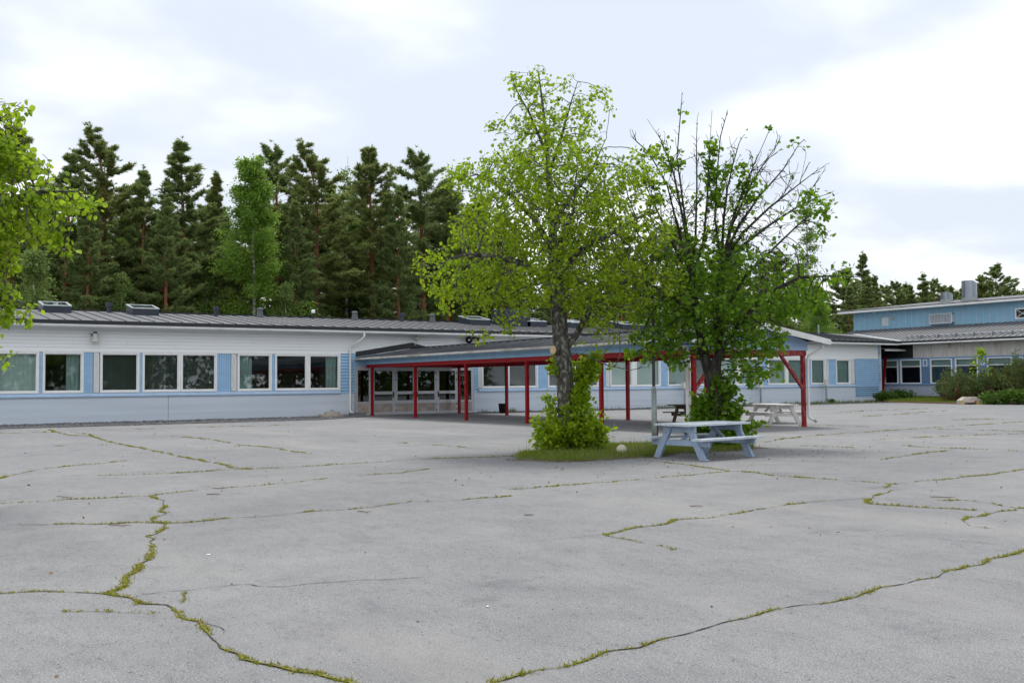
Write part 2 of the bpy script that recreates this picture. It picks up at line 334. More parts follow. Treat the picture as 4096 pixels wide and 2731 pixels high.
# (points, crack width m, moss width m, moss coverage)
CR = [
 (Z5([(-60, 834), (0, 830), (180, 822), (330, 820), (430, 828), (500, 833), (560, 838), (620, 848), (655, 875)]), .02, .045, .85),
 (Z5([(655, 875), (770, 888), (810, 915), (830, 940), (870, 955), (920, 962), (935, 1000), (960, 1030), (985, 1050), (1030, 1085), (1090, 1110), (1150, 1135), (1220, 1155), (1290, 1160), (1350, 1180), (1430, 1188), (1480, 1215), (1560, 1241), (1700, 1290)]), .025, .055, .8),
 (Z5([(870, 950), (960, 968), (1010, 985), (1030, 1000), (1020, 1020)]), .010, 0, 0),
 (Z5([(1350, 1172), (1430, 1180), (1500, 1195), (1555, 1212)]), .012, 0, 0),
 (Z5([(560, 838), (550, 810), (575, 775), (620, 735), (650, 700), (680, 660), (690, 620), (685, 580), (665, 570), (720, 550), (755, 512)]), .03, .075, .8),
 (Z5([(510, 830), (530, 815), (560, 800)]), .012, .03, .5),
 (Z5([(755, 512), (700, 500), (700, 480), (765, 465), (735, 450), (760, 432), (735, 400), (690, 382)]), .02, .065, .75),
 (Z5([(-50, 420), (0, 418), (200, 408), (370, 395), (490, 392), (620, 385), (690, 382), (860, 360), (1050, 345), (1270, 328), (1400, 315), (1500, 303), (1640, 290), (1830, 278), (1960, 260)]), .02, .06, .5),
 (Z5([(80, 515), (250, 515), (430, 512), (620, 505), (755, 508), (850, 505), (930, 497), (1080, 485), (1270, 470), (1420, 455), (1560, 447), (1700, 435), (1830, 418), (1890, 408), (2080, 405), (2200, 395), (2352, 385)]), .02, .05, .6),
 (Z5([(640, 835), (740, 825), (850, 818), (960, 802), (1060, 793), (1130, 793), (1210, 800), (1320, 798), (1450, 783), (1600, 770), (1800, 765), (1950, 755)]), .012, 0, 0),
 (Z5([(852, 820), (850, 845), (845, 870)]), .014, .02, .15),
 (Z5([(-60, 315), (0, 303), (90, 280), (180, 262), (300, 247), (440, 235), (580, 222)]), .02, .10, .75),
 (Z5([(280, 292), (430, 289), (600, 286), (760, 280), (930, 270), (1050, 262), (1130, 260), (1300, 252), (1480, 243), (1640, 232), (1780, 224), (1960, 213), (2130, 207), (2352, 200)]), .025, .09, .65),
 (Z5([(230, 78), (250, 90), (330, 105), (420, 108), (480, 128), (560, 148), (650, 163), (750, 185), (820, 202), (920, 220), (1030, 240), (1060, 252), (1130, 260)]), .03, .12, .8),
 (Z5([(310, 88), (410, 100), (420, 108)]), .02, .1, .6),
 (Z5([(790, 108), (900, 117), (980, 125), (1090, 147), (1240, 160), (1320, 174), (1430, 190)]), .02, .10, .55),
 (Z5([(-50, 97), (0, 95), (130, 92), (240, 92)]), .02, .12, .6),
 (Z5([(480, 80), (700, 75), (900, 68), (1150, 62), (1350, 55)]), .02, .1, .45),
 (Z5([(1830, 138), (1920, 145), (2050, 152), (2180, 163)]), .02, .09, .6),
 (Z5([(250, 905), (370, 912), (560, 920), (700, 925)]), .006, .02, .08),
 (Z5([(100, 582), (250, 585), (400, 588)]), .008, 0, 0),
 (Z5([(250, 155), (500, 148), (560, 148)]), .02, .08, .2),
 (Z5([(1840, 365), (1960, 378), (2080, 402)]), .010, 0, 0),
 (Z5([(800, 168), (950, 162), (1100, 155)]), .02, .08, .2),
 (Z6([(-90, 1238), (0, 1212), (70, 1195), (110, 1180), (200, 1172), (290, 1155), (370, 1138), (430, 1122), (470, 1103), (520, 1090), (600, 1078), (670, 1050), (770, 1025), (840, 1008), (920, 985), (985, 963), (1030, 955), (1080, 945), (1150, 925), (1210, 905), (1270, 895), (1330, 882), (1400, 875), (1470, 865), (1530, 850), (1600, 828), (1680, 812), (1760, 793), (1840, 775), (1920, 752), (1970, 735), (2060, 712), (2130, 695), (2200, 678), (2260, 660), (2352, 645), (2420, 632)]), .018, .035, .62),
 (Z6([(430, 558), (540, 540), (600, 525), (690, 512), (760, 495), (860, 487), (930, 480), (1000, 468), (1080, 455), (1180, 440), (1250, 425), (1330, 415), (1480, 405), (1600, 395)]), .016, .045, .5),
 (Z6([(430, 560), (480, 575), (560, 592), (650, 608), (730, 628)]), .008, .03, .15),
 (Z6([(0, 605), (150, 585), (300, 572), (430, 560)]), .007, 0, 0),
 (Z6([(0, 352), (120, 346), (260, 332), (400, 322), (530, 312), (680, 298), (800, 290), (930, 275), (990, 268)]), .02, .06, .7),
 (Z6([(610, 218), (700, 230), (780, 238), (860, 248), (980, 265), (1100, 275), (1200, 290), (1350, 298), (1500, 310), (1650, 320), (1720, 328)]), .025, .09, .75),
 (Z6([(1720, 345), (1720, 330), (1790, 325), (1900, 312), (2040, 302), (2090, 295), (2200, 283), (2352, 262), (2420, 255)]), .02, .08, .6),
 (Z6([(1790, 352), (1730, 365), (1680, 380), (1610, 408), (1640, 418), (1740, 425), (1880, 435), (2050, 443), (2130, 448)]), .018, .07, .55),
 (Z6([(1170, 135), (1220, 125), (1300, 115), (1400, 105), (1550, 95), (1700, 85), (1850, 75), (2000, 65), (2150, 55), (2352, 42)]), .025, .11, .6),
 (Z6([(1650, 128), (1760, 120), (1900, 113), (2100, 105), (2352, 97)]), .02, .09, .4),
 (Z6([(1760, 150), (1900, 160), (2060, 165), (2200, 170), (2352, 178)]), .02, .08, .55),
 (Z6([(2060, 163), (1980, 178), (1900, 185), (1820, 198), (1700, 215)]), .02, .07, .5),
 (Z6([(2400, 444), (2352, 440), (2270, 433), (2200, 412), (2100, 405), (1950, 402)]), .015, .04, .3),
 (Z6([(2310, 450), (2230, 458), (2140, 475), (2070, 490), (2065, 505), (2110, 520), (2230, 535)]), .013, .045, .45),
 (Z6([(1250, 548), (1400, 555), (1550, 565), (1660, 573), (1720, 570), (1830, 563), (1980, 578), (2100, 592), (2250, 610)]), .009, 0, 0),
 (Z6([(1330, 152), (1450, 157), (1560, 160)]), .02, .08, .5),
 (Z6([(1880, 75), (2050, 78), (2200, 82), (2352, 88)]), .02, .1, .5),
 (Z6([(1600, 20), (1750, 10), (1900, -2), (2000, -8)]), .02, .12, .5),
 (Z6([(1500, 0), (1700, -12), (1900, -18)]), .02, .12, .5),
 (Z6([(2000, 35), (2150, 30), (2300, 32)]), .02, .12, .5),
 (Z6([(1200, 62), (1400, 58), (1640, 66)]), .02, .08, .4),
]
def cracks_and_moss():
    rng = np.random.default_rng(5); mv = []; n_m = 0
    for pts, cw, mw, cov in CR:
        P = np.array(pts); seg = np.linalg.norm(np.diff(P, axis=0), axis=1); T = np.concatenate([[0], np.cumsum(seg)])
        dist0 = np.linalg.norm(P.mean(0)-CAM[:2])
        far = dist0 > 14
        if far: mw *= .42; cw *= .75
        else: mw *= .60
        n = max(8, int(T[-1]/.07)); t = np.linspace(0, T[-1], n)
        Q = np.stack([np.interp(t, T, P[:, 0]), np.interp(t, T, P[:, 1])], 1)
        w = rng.normal(0, 1, (n, 2)); k = np.array([.25, .5, .25]);
        for _ in range(2): w = np.stack([np.convolve(w[:, i], k, 'same') for i in (0, 1)], 1)
        Q = Q + w*(.03 + .0008*dist0)
        d = unit(np.gradient(Q, axis=0)); nn = np.stack([-d[:, 1], d[:, 0]], 1)
        wd = cw*.30*(.15+rng.random(n)*1.5); wd[0] = wd[-1] = .001
        V = np.zeros((2*n, 3)); V[:n, :2] = Q+nn*wd[:, None]; V[n:, :2] = Q-nn*wd[:, None]; V[:, 2] = .004
        i = np.arange(n-1); F = np.stack([i, i+1, n+i+1, n+i], 1)[:, ::-1]
        put('crack', mesh_np('crack', V, F, 'crack'), yard)
        if mw <= 0: continue
        # moss lies in patches along the crack: a low ragged cushion with blades
        ph = rng.random(4)*6
        patch = .5+.42*np.sin(t*1.7+ph[0])*np.sin(t*.63+ph[1])+.25*np.sin(t*5.1+ph[2])+.2*np.sin(t*11+ph[3])+rng.normal(0, .15, n)
        if far: patch = .5+(patch-.5)*.75
        dens = np.clip((patch-(1-cov)*(.45 if far else .40))*(1.7 if not far else 1.5), 0, 1.2)
        hw = mw*.36*np.clip(dens, 0, 1)*(.5+.8*rng.random(n)); off0 = rng.normal(0, .2, n)*hw
        V = np.zeros((2*n, 3)); V[:n, :2] = Q+nn*(off0+hw)[:, None]; V[n:, :2] = Q+nn*(off0-hw)[:, None]; V[:, 2] = .008
        ok = np.where((hw[:-1] > .001) | (hw[1:] > .001))[0]
        if len(ok):
            F = np.stack([ok, ok+1, n+ok+1, n+ok], 1)[:, ::-1]; put('moss_cushion', mesh_np('moss_cushion', V, F, 'moss_bed'), yard)
        cnt = rng.poisson(dens*(.07/(.0013+.00011*dist0))*(mw/.06)**.5)
        idx = np.repeat(np.arange(n), cnt); N = len(idx)
        if not N: continue
        off = rng.normal(0, .36, N)*mw*np.minimum(1, .25+dens[idx]*.7)
        base = np.zeros((N, 3)); base[:, :2] = Q[idx]+nn[idx]*off[:, None]+rng.normal(0, .015, (N, 2)); base[:, 2] = .003
        h = (.006+.013*rng.random(N)**2)*(.6+.6*dens[idx])*(1+dist0/45) + (rng.random(N) > .985)*.025
        az = rng.random(N)*6.283; lean = rng.random(N)*1.2
        tip = base+np.stack([np.cos(az)*h*lean, np.sin(az)*h*lean, h], 1)
        ww = .002+.004*rng.random(N)+.00022*dist0; a2 = rng.random(N)*6.283
        wv = np.stack([np.cos(a2)*ww, np.sin(a2)*ww, np.zeros(N)], 1)
        mv.append(np.stack([base-wv, base+wv, tip], 1))
    V = np.concatenate(mv).reshape(-1, 3); F = np.arange(len(V)).reshape(-1, 3)
    tag(put('moss', mesh_np('moss', V, F, 'moss'), None), 'yellow green moss and grass growing along the asphalt cracks', 'moss', kind='stuff')
cracks_and_moss()

# gravel strip along the wall and its stones
GRAV = [((-20, -4.3), (12.2, -4.3), (14.9, -2.4), (15.75, -.6), (15.75, .02), (-20, .02)), ((22.7, .02), (22.7, -1.0), (26, -2.4), (38, -2.9), (56.4, -3.0), (56.4, .02))]
def gravel():
    rng = np.random.default_rng(9); VV = []; FF = []; nb = 0
    octv = np.array([(1, 0, 0), (-1, 0, 0), (0, 1, 0), (0, -1, 0), (0, 0, 1), (0, 0, -1)], float)
    octf = np.array([(0, 2, 4), (2, 1, 4), (1, 3, 4), (3, 0, 4), (2, 0, 5), (1, 2, 5), (3, 1, 5), (0, 3, 5)])
    for gi, poly in enumerate(GRAV):
        flat('gravel_bed', poly, 'gravel', .006)
        n = 5200 if gi == 0 else 2600
        x0, x1 = poly[0][0], max(p[0] for p in poly)
        if gi == 0: x0 = -6
        x = x0+rng.random(n)*(x1-x0); w = 4.5 if gi == 0 else 3.1
        y = -.05-rng.random(n)**1.1*w
        lim = -4.4+np.clip(x-12.2, 0, 9)*.75 if gi == 0 else -1-np.clip((x-22.7)/5, 0, 1)*1.9
        y = np.where(y < lim, lim*rng.random(n), y)
        s = .018+.03*rng.random(n)**2
        for i in range(0): pass
        A = octv[None]*(s[:, None, None]*(.6+.8*rng.random((n, 6, 3))))
        A += np.stack([x, y, .008+s*.3], 1)[:, None]
        VV.append(A.reshape(-1, 3)); FF.append((octf[None]+6*np.arange(n)[:, None, None]).reshape(-1, 3)+nb); nb += 6*n
    tag(put('gravel', mesh_np('gravel', np.concatenate(VV), np.concatenate(FF), 'stone'), None), 'grey gravel lying along the foot of the school wall', 'gravel', kind='stuff')
gravel()

# lawn by the right wing (rises to its wall) and the grass island
def lawn():
    k = [at_z(x, y)[:2] for x, y in [(3500, 1607), (3560, 1610), (3640, 1611), (3720, 1613), (3830, 1616), (3960, 1617), (4096, 1618), (4250, 1621)]]
    k = [(56.9, -.1)] + [tuple(p) for p in k if p[0] < 58.5] + [(57.2, -16)]
    m = MB(); n = len(k)
    m.v = [(p[0], p[1], .012) for p in k] + [(58.0, p[1], .20) for p in k] + [(59.25, p[1], .28) for p in k]
    for i in range(n-1): m.f += [(i, n+i, n+i+1, i+1), (n+i, 2*n+i, 2*n+i+1, n+i+1)]
    m.f = [f[::-1] if False else f for f in m.f]
    tag(m.build('lawn', 'lawn_soil'), kind='structure')
    kb = MB()
    for a, b in zip(k[1:-1], k[2:]):
        kb.bar((a[0], a[1], .04), (b[0], b[1], .04), .18, .10)
    tag(kb.build('lawn_kerb', 'kerb'), kind='structure')
    tag(MB().poly([(56.9, -1.5, .2), (59.2, -1.5, .2), (59.2, 7.6, .2), (56.9, 7.6, .2)]).build('porch_floor', 'concrete_grey'), kind='structure')
    return k
LAWN = lawn()
ISL = [at_z(x, y)[:2] for x, y in [(2050, 1828), (2090, 1838), (2200, 1845), (2330, 1845), (2480, 1834), (2620, 1827), (2750, 1812), (2870, 1806), (2960, 1802), (3010, 1792), (2960, 1780), (2850, 1772), (2700, 1774), (2560, 1780), (2450, 1784), (2350, 1787), (2220, 1800), (2110, 1815)]]
def island():
    rng = np.random.default_rng(3); m = MB(); c = np.mean(ISL, 0)
    R0 = []; n = len(ISL)
    for i in range(n):
        for t in (0, .33, .66):
            p = np.array(ISL[i])*(1-t)+np.array(ISL[(i+1) % n])*t; R0.append(p+rng.normal(0, .06, 2))
    n = len(R0)
    m.v = [(p[0], p[1], .004) for p in R0]+[tuple(c+(p-c)*.8)+(.05,) for p in R0]+[(c[0], c[1], .07)]
    for i in range(n):
        j = (i+1) % n; m.f += [(i, j, n+j, n+i), (n+i, n+j, 2*n)]
    tag(m.build('grass_island', 'island_soil'), kind='structure')
    f = MB(); k = len(R0); o_ = [c+(p-c)*(1.03+.09*rng.random())+rng.normal(0, .05, 2) for p in R0]
    f.v = [(p[0], p[1], .003) for p in o_]; f.f = [tuple(range(k))]; tag(f.build('island_dirt', 'island_dirt'), kind='structure')
    return np.array(R0), c
ISL_RING, ISL_C = island()
def inside(P, poly):
    x, y = P[:, 0], P[:, 1]; r = np.zeros(len(P), bool); n = len(poly)
    for i in range(n):
        x0, y0 = poly[i]; x1, y1 = poly[(i+1) % n]
        c = ((y0 > y) != (y1 > y)) & (x < (x1-x0)*(y-y0)/(y1-y0+1e-12)+x0); r ^= c
    return r
def blades(P, z, hmin, hmax, w, rng):
    N = len(P); base = np.zeros((N, 3)); base[:, :2] = P; base[:, 2] = z
    h = hmin+(hmax-hmin)*rng.random(N)**2; az = rng.random(N)*6.283; ln = rng.random(N)*.7
    tip = base+np.stack([np.cos(az)*h*ln, np.sin(az)*h*ln, h], 1); a2 = rng.random(N)*6.283; ww = w*(.6+.8*rng.random(N))
    wv = np.stack([np.cos(a2)*ww, np.sin(a2)*ww, np.zeros(N)], 1)
    return np.stack([base-wv, base+wv, tip], 1).reshape(-1, 3)
def grasses():
    rng = np.random.default_rng(17); B = []
    lo, hi = ISL_RING.min(0), ISL_RING.max(0)
    P = lo+rng.random((52000, 2))*(hi-lo); P = P[inside(P, ISL_RING)]; P = P+rng.normal(0, .05, P.shape)
    dn = np.sin(P[:, 0]*2.3)*np.sin(P[:, 1]*2.9+1)*.35+.75; P = P[rng.random(len(P)) < dn]
    B.append(blades(P, .03, .03, .13, .006, rng))
    tallp = P[rng.random(len(P)) < .012]; B.append(blades(tallp, .03, .2, .45, .004, rng))
    V = np.concatenate(B); tag(put('island_grass', mesh_np('island_grass', V, np.arange(len(V)).reshape(-1, 3), 'grass'), None), 'short green grass on the island under the two trees', 'grass', kind='stuff')
    B = []
    P = np.stack([51+rng.random(60000)*8.2, -16+rng.random(60000)*16], 1); P = P[inside(P, [(p[0], p[1]) for p in LAWN]+[(59.2, -16), (59.2, -.1)])]
    z = np.interp(P[:, 0], [53, 58, 59.2], [.015, .20, .28]); B.append(blades(P, z, .06, .22, .02, rng))
    # weeds at the foot of the wall
    x = rng.random(2600)*33+23; y = -.1-rng.random(2600)*.5-(rng.random(2600) > .6)*(x > 30)*rng.random(2600)*2.8
    k = (np.sin(x*.9)+np.sin(x*2.3+1) > .2) | (x > 46); B.append(blades(np.stack([x, y], 1)[k], .01, .05, .3, .02, rng))
    V = np.concatenate(B); tag(put('wall_grass', mesh_np('wall_grass', V, np.arange(len(V)).reshape(-1, 3), 'grass'), None), 'rough grass and weeds by the right wing and wall foot', 'grass', kind='stuff')
grasses()

# ------------------------------------------------------------------ the long school building
EAVE_Y, RIDGE_Y, RIDGE_Z = -.72, 6.0, 5.19
ROOF_Z0 = 4.32
XL, XR, XROOF = -8.0, 56.8, 58.3
SLOPE = (RIDGE_Z-ROOF_Z0)/(RIDGE_Y-EAVE_Y)
def roof_z(y): return ROOF_Z0+SLOPE*(y-EAVE_Y)
school = thing('school_building', 'long single-storey pale blue and white school building with grey metal roof', 'building', (24, 0, 0))
rnd = random.Random(4)

def window(x0, x1, z0=1.36, z1=2.93, blind=None, parent=None, axis='y', at=0., name='window'):
    """frame mesh with pane and blind as sub-parts; axis 'y' = on the long wall (faces -Y), 'x' = on the wing (faces -X)"""
    def T(m):
        if axis == 'x': m.v = [(at+b, a, c) for a, b, c in m.v]; m.f = [f[::-1] for f in m.f]
        else: m.v = [(a, at+b, c) for a, b, c in m.v]
        return m
    m = MB(); w = .085
    m.box(x0-w, x0, -.05, .1, z0-w, z1+w-.002); m.box(x1, x1+w, -.05, .1, z0-w, z1+w-.002)
    m.box(x0, x1, -.045, .1, z1, z1+w); m.box(x0, x1, -.055, .1, z0-w, z0)
    i = .03
    m.box(x0, x0+i, .02, .08, z0, z1); m.box(x1-i, x1, .02, .08, z0, z1); m.box(x0+i, x1-i, .022, .08, z0, z0+i); m.box(x0+i, x1-i, .022, .08, z1-i, z1)
    f = T(m).build(name, 'trim_white', parent)
    T(MB().box(x0+i, x1-i, .045, .055, z0+i, z1-i)).build('pane', 'glass', f)
    if blind in ('slats', 'part'):
        b = MB(); n = 34; zt = z1-i-.02; zb = z0+i+.02 if blind == 'slats' else z0+.75
        for k in range(n):
            z = zb+(zt-zb)*k/(n-1); b.hexa([(x0+i, .13, z), (x1-i, .13, z), (x1-i, .155, z+.012), (x0+i, .155, z+.012), (x0+i, .13, z+.002), (x1-i, .13, z+.002), (x1-i, .155, z+.014), (x0+i, .155, z+.014)])
        for c in (.28, .62, .86):
            xc = x0+(x1-x0)*c; b.box(xc-.004, xc+.004, .12, .128, zb, zt)
        T(b).build('blind', 'blind', f)
    def drape(a, b_, mt, y=.2, amp=.02):
        d = MB(); n = max(8, int((b_-a)/.035)); d.smooth = True
        for k in range(n+1):
            x = a+(b_-a)*k/n; yy = y+amp*math.sin(k*1.3)+amp*.5*math.sin(k*.47); d.v += [(x, yy, z0-.05), (x, yy*1.0, z1+.05)]
            if k: q = 2*k; d.f.append((q-2, q, q+1, q-1))
        T(d).build('curtain', mt, f)
    if blind == 'pale': drape(x0-.05, x1+.05, 'curtain_pale', .17, .008)
    if blind == 'left': drape(x0, x0+.45*(x1-x0), 'curtain')
    if blind == 'right': drape(x1-.4*(x1-x0), x1, 'curtain')
    if blind == 'both': drape(x0, x0+.3*(x1-x0), 'curtain'); drape(x1-.22*(x1-x0), x1, 'curtain')
    if blind == 'sheer': drape(x0, x1, 'curtain', .17, .015)
    return f
def board_panel(x0, x1, z0=1.27, z1=3.0):
    p = MB().box(x0, x1, .0, .09, z0, z1).build('wall_panel', 'blue_paint', school)
    n = max(1, round((x1-x0)/.105)); w = (x1-x0)/n
    for k in range(n): MB().box(x0+k*w+.006, x0+(k+1)*w-.006, -.022, -.001, z0+.002, z1-.002).build('board', 'blue_paint', p)
def louvre(x0, x1, z0=1.3, z1=2.98):
    m = MB(); m.box(x0, x0+.03, -.035, .05, z0, z1).box(x1-.03, x1, -.035, .05, z0, z1).box(x0+.03, x1-.03, -.034, .05, z1-.03, z1).box(x0+.03, x1-.03, -.034, .05, z0, z0+.03)
    p = m.build('louvre_vent', 'trim_white', school)
    s = MB(); n = 30
    for k in range(n):
        z = z0+.035+(z1-z0-.09)*k/(n-1); s.hexa([(x0+.03, -.03, z), (x1-.03, -.03, z), (x1-.03, .03, z+.05), (x0+.03, .03, z+.05), (x0+.03, -.03, z+.018), (x1-.03, -.03, z+.018), (x1-.03, .03, z+.068), (x0+.03, .03, z+.068)])
    s.build('slats', 'trim_white', p)
    MB().box(x0+.03, x1-.03, .05, .06, z0+.03, z1-.03).build('backing', 'dark_metal', p)
def lap_boards(x0, x1, z0, z1, pitch, m, parent, y=0., seg=7.5, name='siding_board', stagger=True, gap=.010, proud=.042):
    n = round((z1-z0)/pitch); pitch = (z1-z0)/n
    for k in range(n):
        za = z0+k*pitch; zb = za+pitch-gap; cuts = [x0]
        if stagger and x1-x0 > seg*1.3:
            x = x0+rnd.uniform(.3, 1)*seg
            while x < x1-1.2: cuts.append(x); x += seg*rnd.uniform(.7, 1.1)
        cuts.append(x1)
        for a, b in zip(cuts, cuts[1:]):
            # lapped profile: foot proud, head tucked in
            MB().hexa([(a+.0015, y-proud, za), (b-.0015, y-proud, za), (b-.0015, y+.02, za), (a+.0015, y+.02, za), (a+.0015, y-.010, zb), (b-.0015, y-.010, zb), (b-.0015, y+.02, zb), (a+.0015, y+.02, zb)]).build(name, m, parent)

def facade():
    # window band, from the left end to the right end: kind, from, to, extra
    E_ = [('panel', -2.75, -2.12), ('vent', -2.08, -1.88), ('win', -1.70, -.24, 'slats'), ('win', -.04, 1.42, 'pale'), ('panel', 1.51, 1.63), ('win', 1.72, 3.15, 'right'),
         ('panel', 3.24, 3.60), ('vent', 3.64, 3.84), ('win', 3.98, 5.43, 'slats'), ('panel', 5.52, 5.63), ('win', 5.72, 7.18, 'slats'), ('win', 7.37, 8.83, 'slats'),
         ('panel', 8.92, 9.55), ('vent', 9.58, 9.78), ('win', 9.95, 11.41, 'left'), ('panel', 11.5, 11.65), ('win', 11.74, 13.20, None), ('win', 13.41, 14.88, 'right'),
         ('vent', 22.87, 23.07), ('win', 23.18, 24.63, None), ('win', 24.85, 26.65, None), ('panel', 26.75, 27.4), ('win', 27.5, 29.1, None), ('win', 29.35, 30.96, None), ('panel', 31.06, 31.55), ('vent', 31.58, 31.78),
         ('win', 31.95, 33.5, 'pale'), ('win', 33.89, 35.68, 'pale'), ('panel', 35.78, 36.30), ('win', 36.41, 37.99, 'sheer'), ('win', 38.22, 39.7, 'slats'), ('panel', 39.8, 40.3), ('vent', 40.33, 40.53), ('win', 40.72, 42.2, 'pale'),
         ('win', 42.55, 44.40, 'pale'), ('panel', 44.5, 45.1), ('win', 45.21, 46.81, 'pale'), ('win', 47.06, 48.62, 'sheer'), ('panel', 48.72, 49.28), ('win', 49.39, 50.72, 'sheer'),
         ('vent', 50.82, 51.12), ('panel', 51.15, 51.9), ('win', 52.0, 53.37, 'sheer'), ('vent', 53.48, 53.88)]
    for e in E_:
        if e[0] == 'win': window(e[1], e[2], blind=e[3], parent=school)
        elif e[0] == 'panel': board_panel(e[1], e[2])
        else: louvre(e[1], e[2])
    # backing wall between the openings of the band (behind trims)
    for x0, x1 in ((-2.8, 14.97), (22.86, 53.93)):
        wins = [(e[1]-.085, e[2]+.085) for e in E_ if e[0] == 'win' and x0 <= e[1] < x1]
        x = x0
        for a, b in wins+[(x1, x1)]:
            if a-x > .012: MB().box(x, a, .092, .2, 1.25, 3.02).build('wall_backing', 'trim_white', school)
            x = b
        # white fillers (mullions) where two windows stand side by side
        ws = sorted(wins)
        for (a, b), (c, d) in zip(ws, ws[1:]):
            if .01 < c-b < .4 and not any(e[0] != 'win' and b-.1 < e[1] < c+.1 for e in E_):
                MB().box(b+.001, c-.001, -.03, .09, 1.28, 3.0).build('mullion', 'trim_white', school)
        # sloping blue sill along the band
        xs = x0; L_ = 6.2
        while xs < x1-.5:
            xe = min(xs+L_, x1);  xe = x1 if x1-xe < 1.2 else xe
            MB().hexa([(xs+.002, -.11, 1.10), (xe-.002, -.11, 1.10), (xe-.002, .02, 1.10), (xs+.002, .02, 1.10), (xs+.002, -.115, 1.16), (xe-.002, -.115, 1.16), (xe-.002, -.02, 1.265), (xs+.002, -.02, 1.265)]).build('window_sill', 'blue_sill', school); xs = xe
        MB().box(x0, x1, -.06, .2, 3.003, 3.055).build('head_trim', 'trim_white', school)
    # plinth in cast slabs
    for a, b in [(-8, -.9), (-.9, 6.75), (6.75, 15.72), (22.58, 31.6), (31.6, 40), (40, 48.55), (48.55, 53.95)]:
        MB().box(a+.009, b-.009, -.035, .25, -.02, 1.09).build('plinth_slab', 'plinth_paint', school)
    MB().box(-8, 15.72, -.02, .24, -.02, 1.085).build('plinth_core', 'slate_box', school)
    MB().box(22.58, 56.7, -.02, .24, -.02, 1.085).build('plinth_core', 'slate_box', school)
    MB().box(53.96, 56.75, -.03, .25, -.02, .34).build('plinth_slab', 'plinth_paint', school)
    # siding
    lap_boards(XL, 56.55, 3.057, 4.09, .147, 'white_paint', school, gap=.007, proud=.026)
    lap_boards(14.975, 15.74, 1.10, 3.05, .147, 'blue_paint', school, stagger=False, gap=.022)
    lap_boards(22.58, 22.85, 1.10, 3.05, .147, 'blue_paint', school, stagger=False, gap=.022)
    lap_boards(53.98, 56.55, .35, 3.05, .142, 'blue_paint', school, stagger=False, gap=.022)
    lap_boards(XL, -2.8, 1.10, 3.05, .147, 'blue_paint', school, stagger=False, gap=.022)
    MB().box(XL, 15.7, .02, .3, 3.06, 4.1).box(15.7, 22.6, .02, .3, 2.42, 4.1).box(22.6, 56.5, .02, .3, 3.06, 4.1).build('upper_wall', 'white_paint', school)
    for xa, xb in ((XL, -2.8), (14.97, 15.7), (22.6, 22.86), (53.93, 56.5)): MB().box(xa, xb, .021, .3, 0, 3.06).build('wall_backing', 'wing_panel', school)
    MB().box(15.75, 22.56, -.03, .02, 2.42, 3.05).build('entrance_panel', 'canopy_blue', school)
    # corner post and end wall by the porch
    MB().box(56.56, 56.8, -.06, .06, .02, 4.09).build('corner_trim', 'blue_sill', school)
    MB().box(56.80, 56.84, -.062, .12, .02, 4.09).build('corner_trim', 'trim_white', school)
    MB().box(56.5, 56.79, .06, 12, 0, 4.1).build('end_wall', 'blue_paint', school)
    MB().box(XL-.1, XL, 0, 12, 0, 4.1).build('end_wall', 'blue_paint', school)
    MB().box(XL, 56.5, 11.8, 12, 0, 4.1).build('rear_wall', 'blue_paint', school)
    # rooms
    MB().box(XL, 56.4, 4.6, 4.7, 0, 4.08).build('inner_wall', 'room', school)
    MB().box(XL, 56.4, .31, 4.6, 0, .02).build('room_floor', 'room', school)
    MB().box(XL, 56.4, .31, 11.7, 3.3, 3.36).build('room_ceiling', 'soffit', school)
    for x in (-.9, 6.7, 9.2, 15.3, 22.7, 31.4, 36, 40.2, 44.7, 48.8, 53.7): MB().box(x-.06, x+.06, .31, 4.6, .02, 3.3).build('partition', 'room', school)
facade()

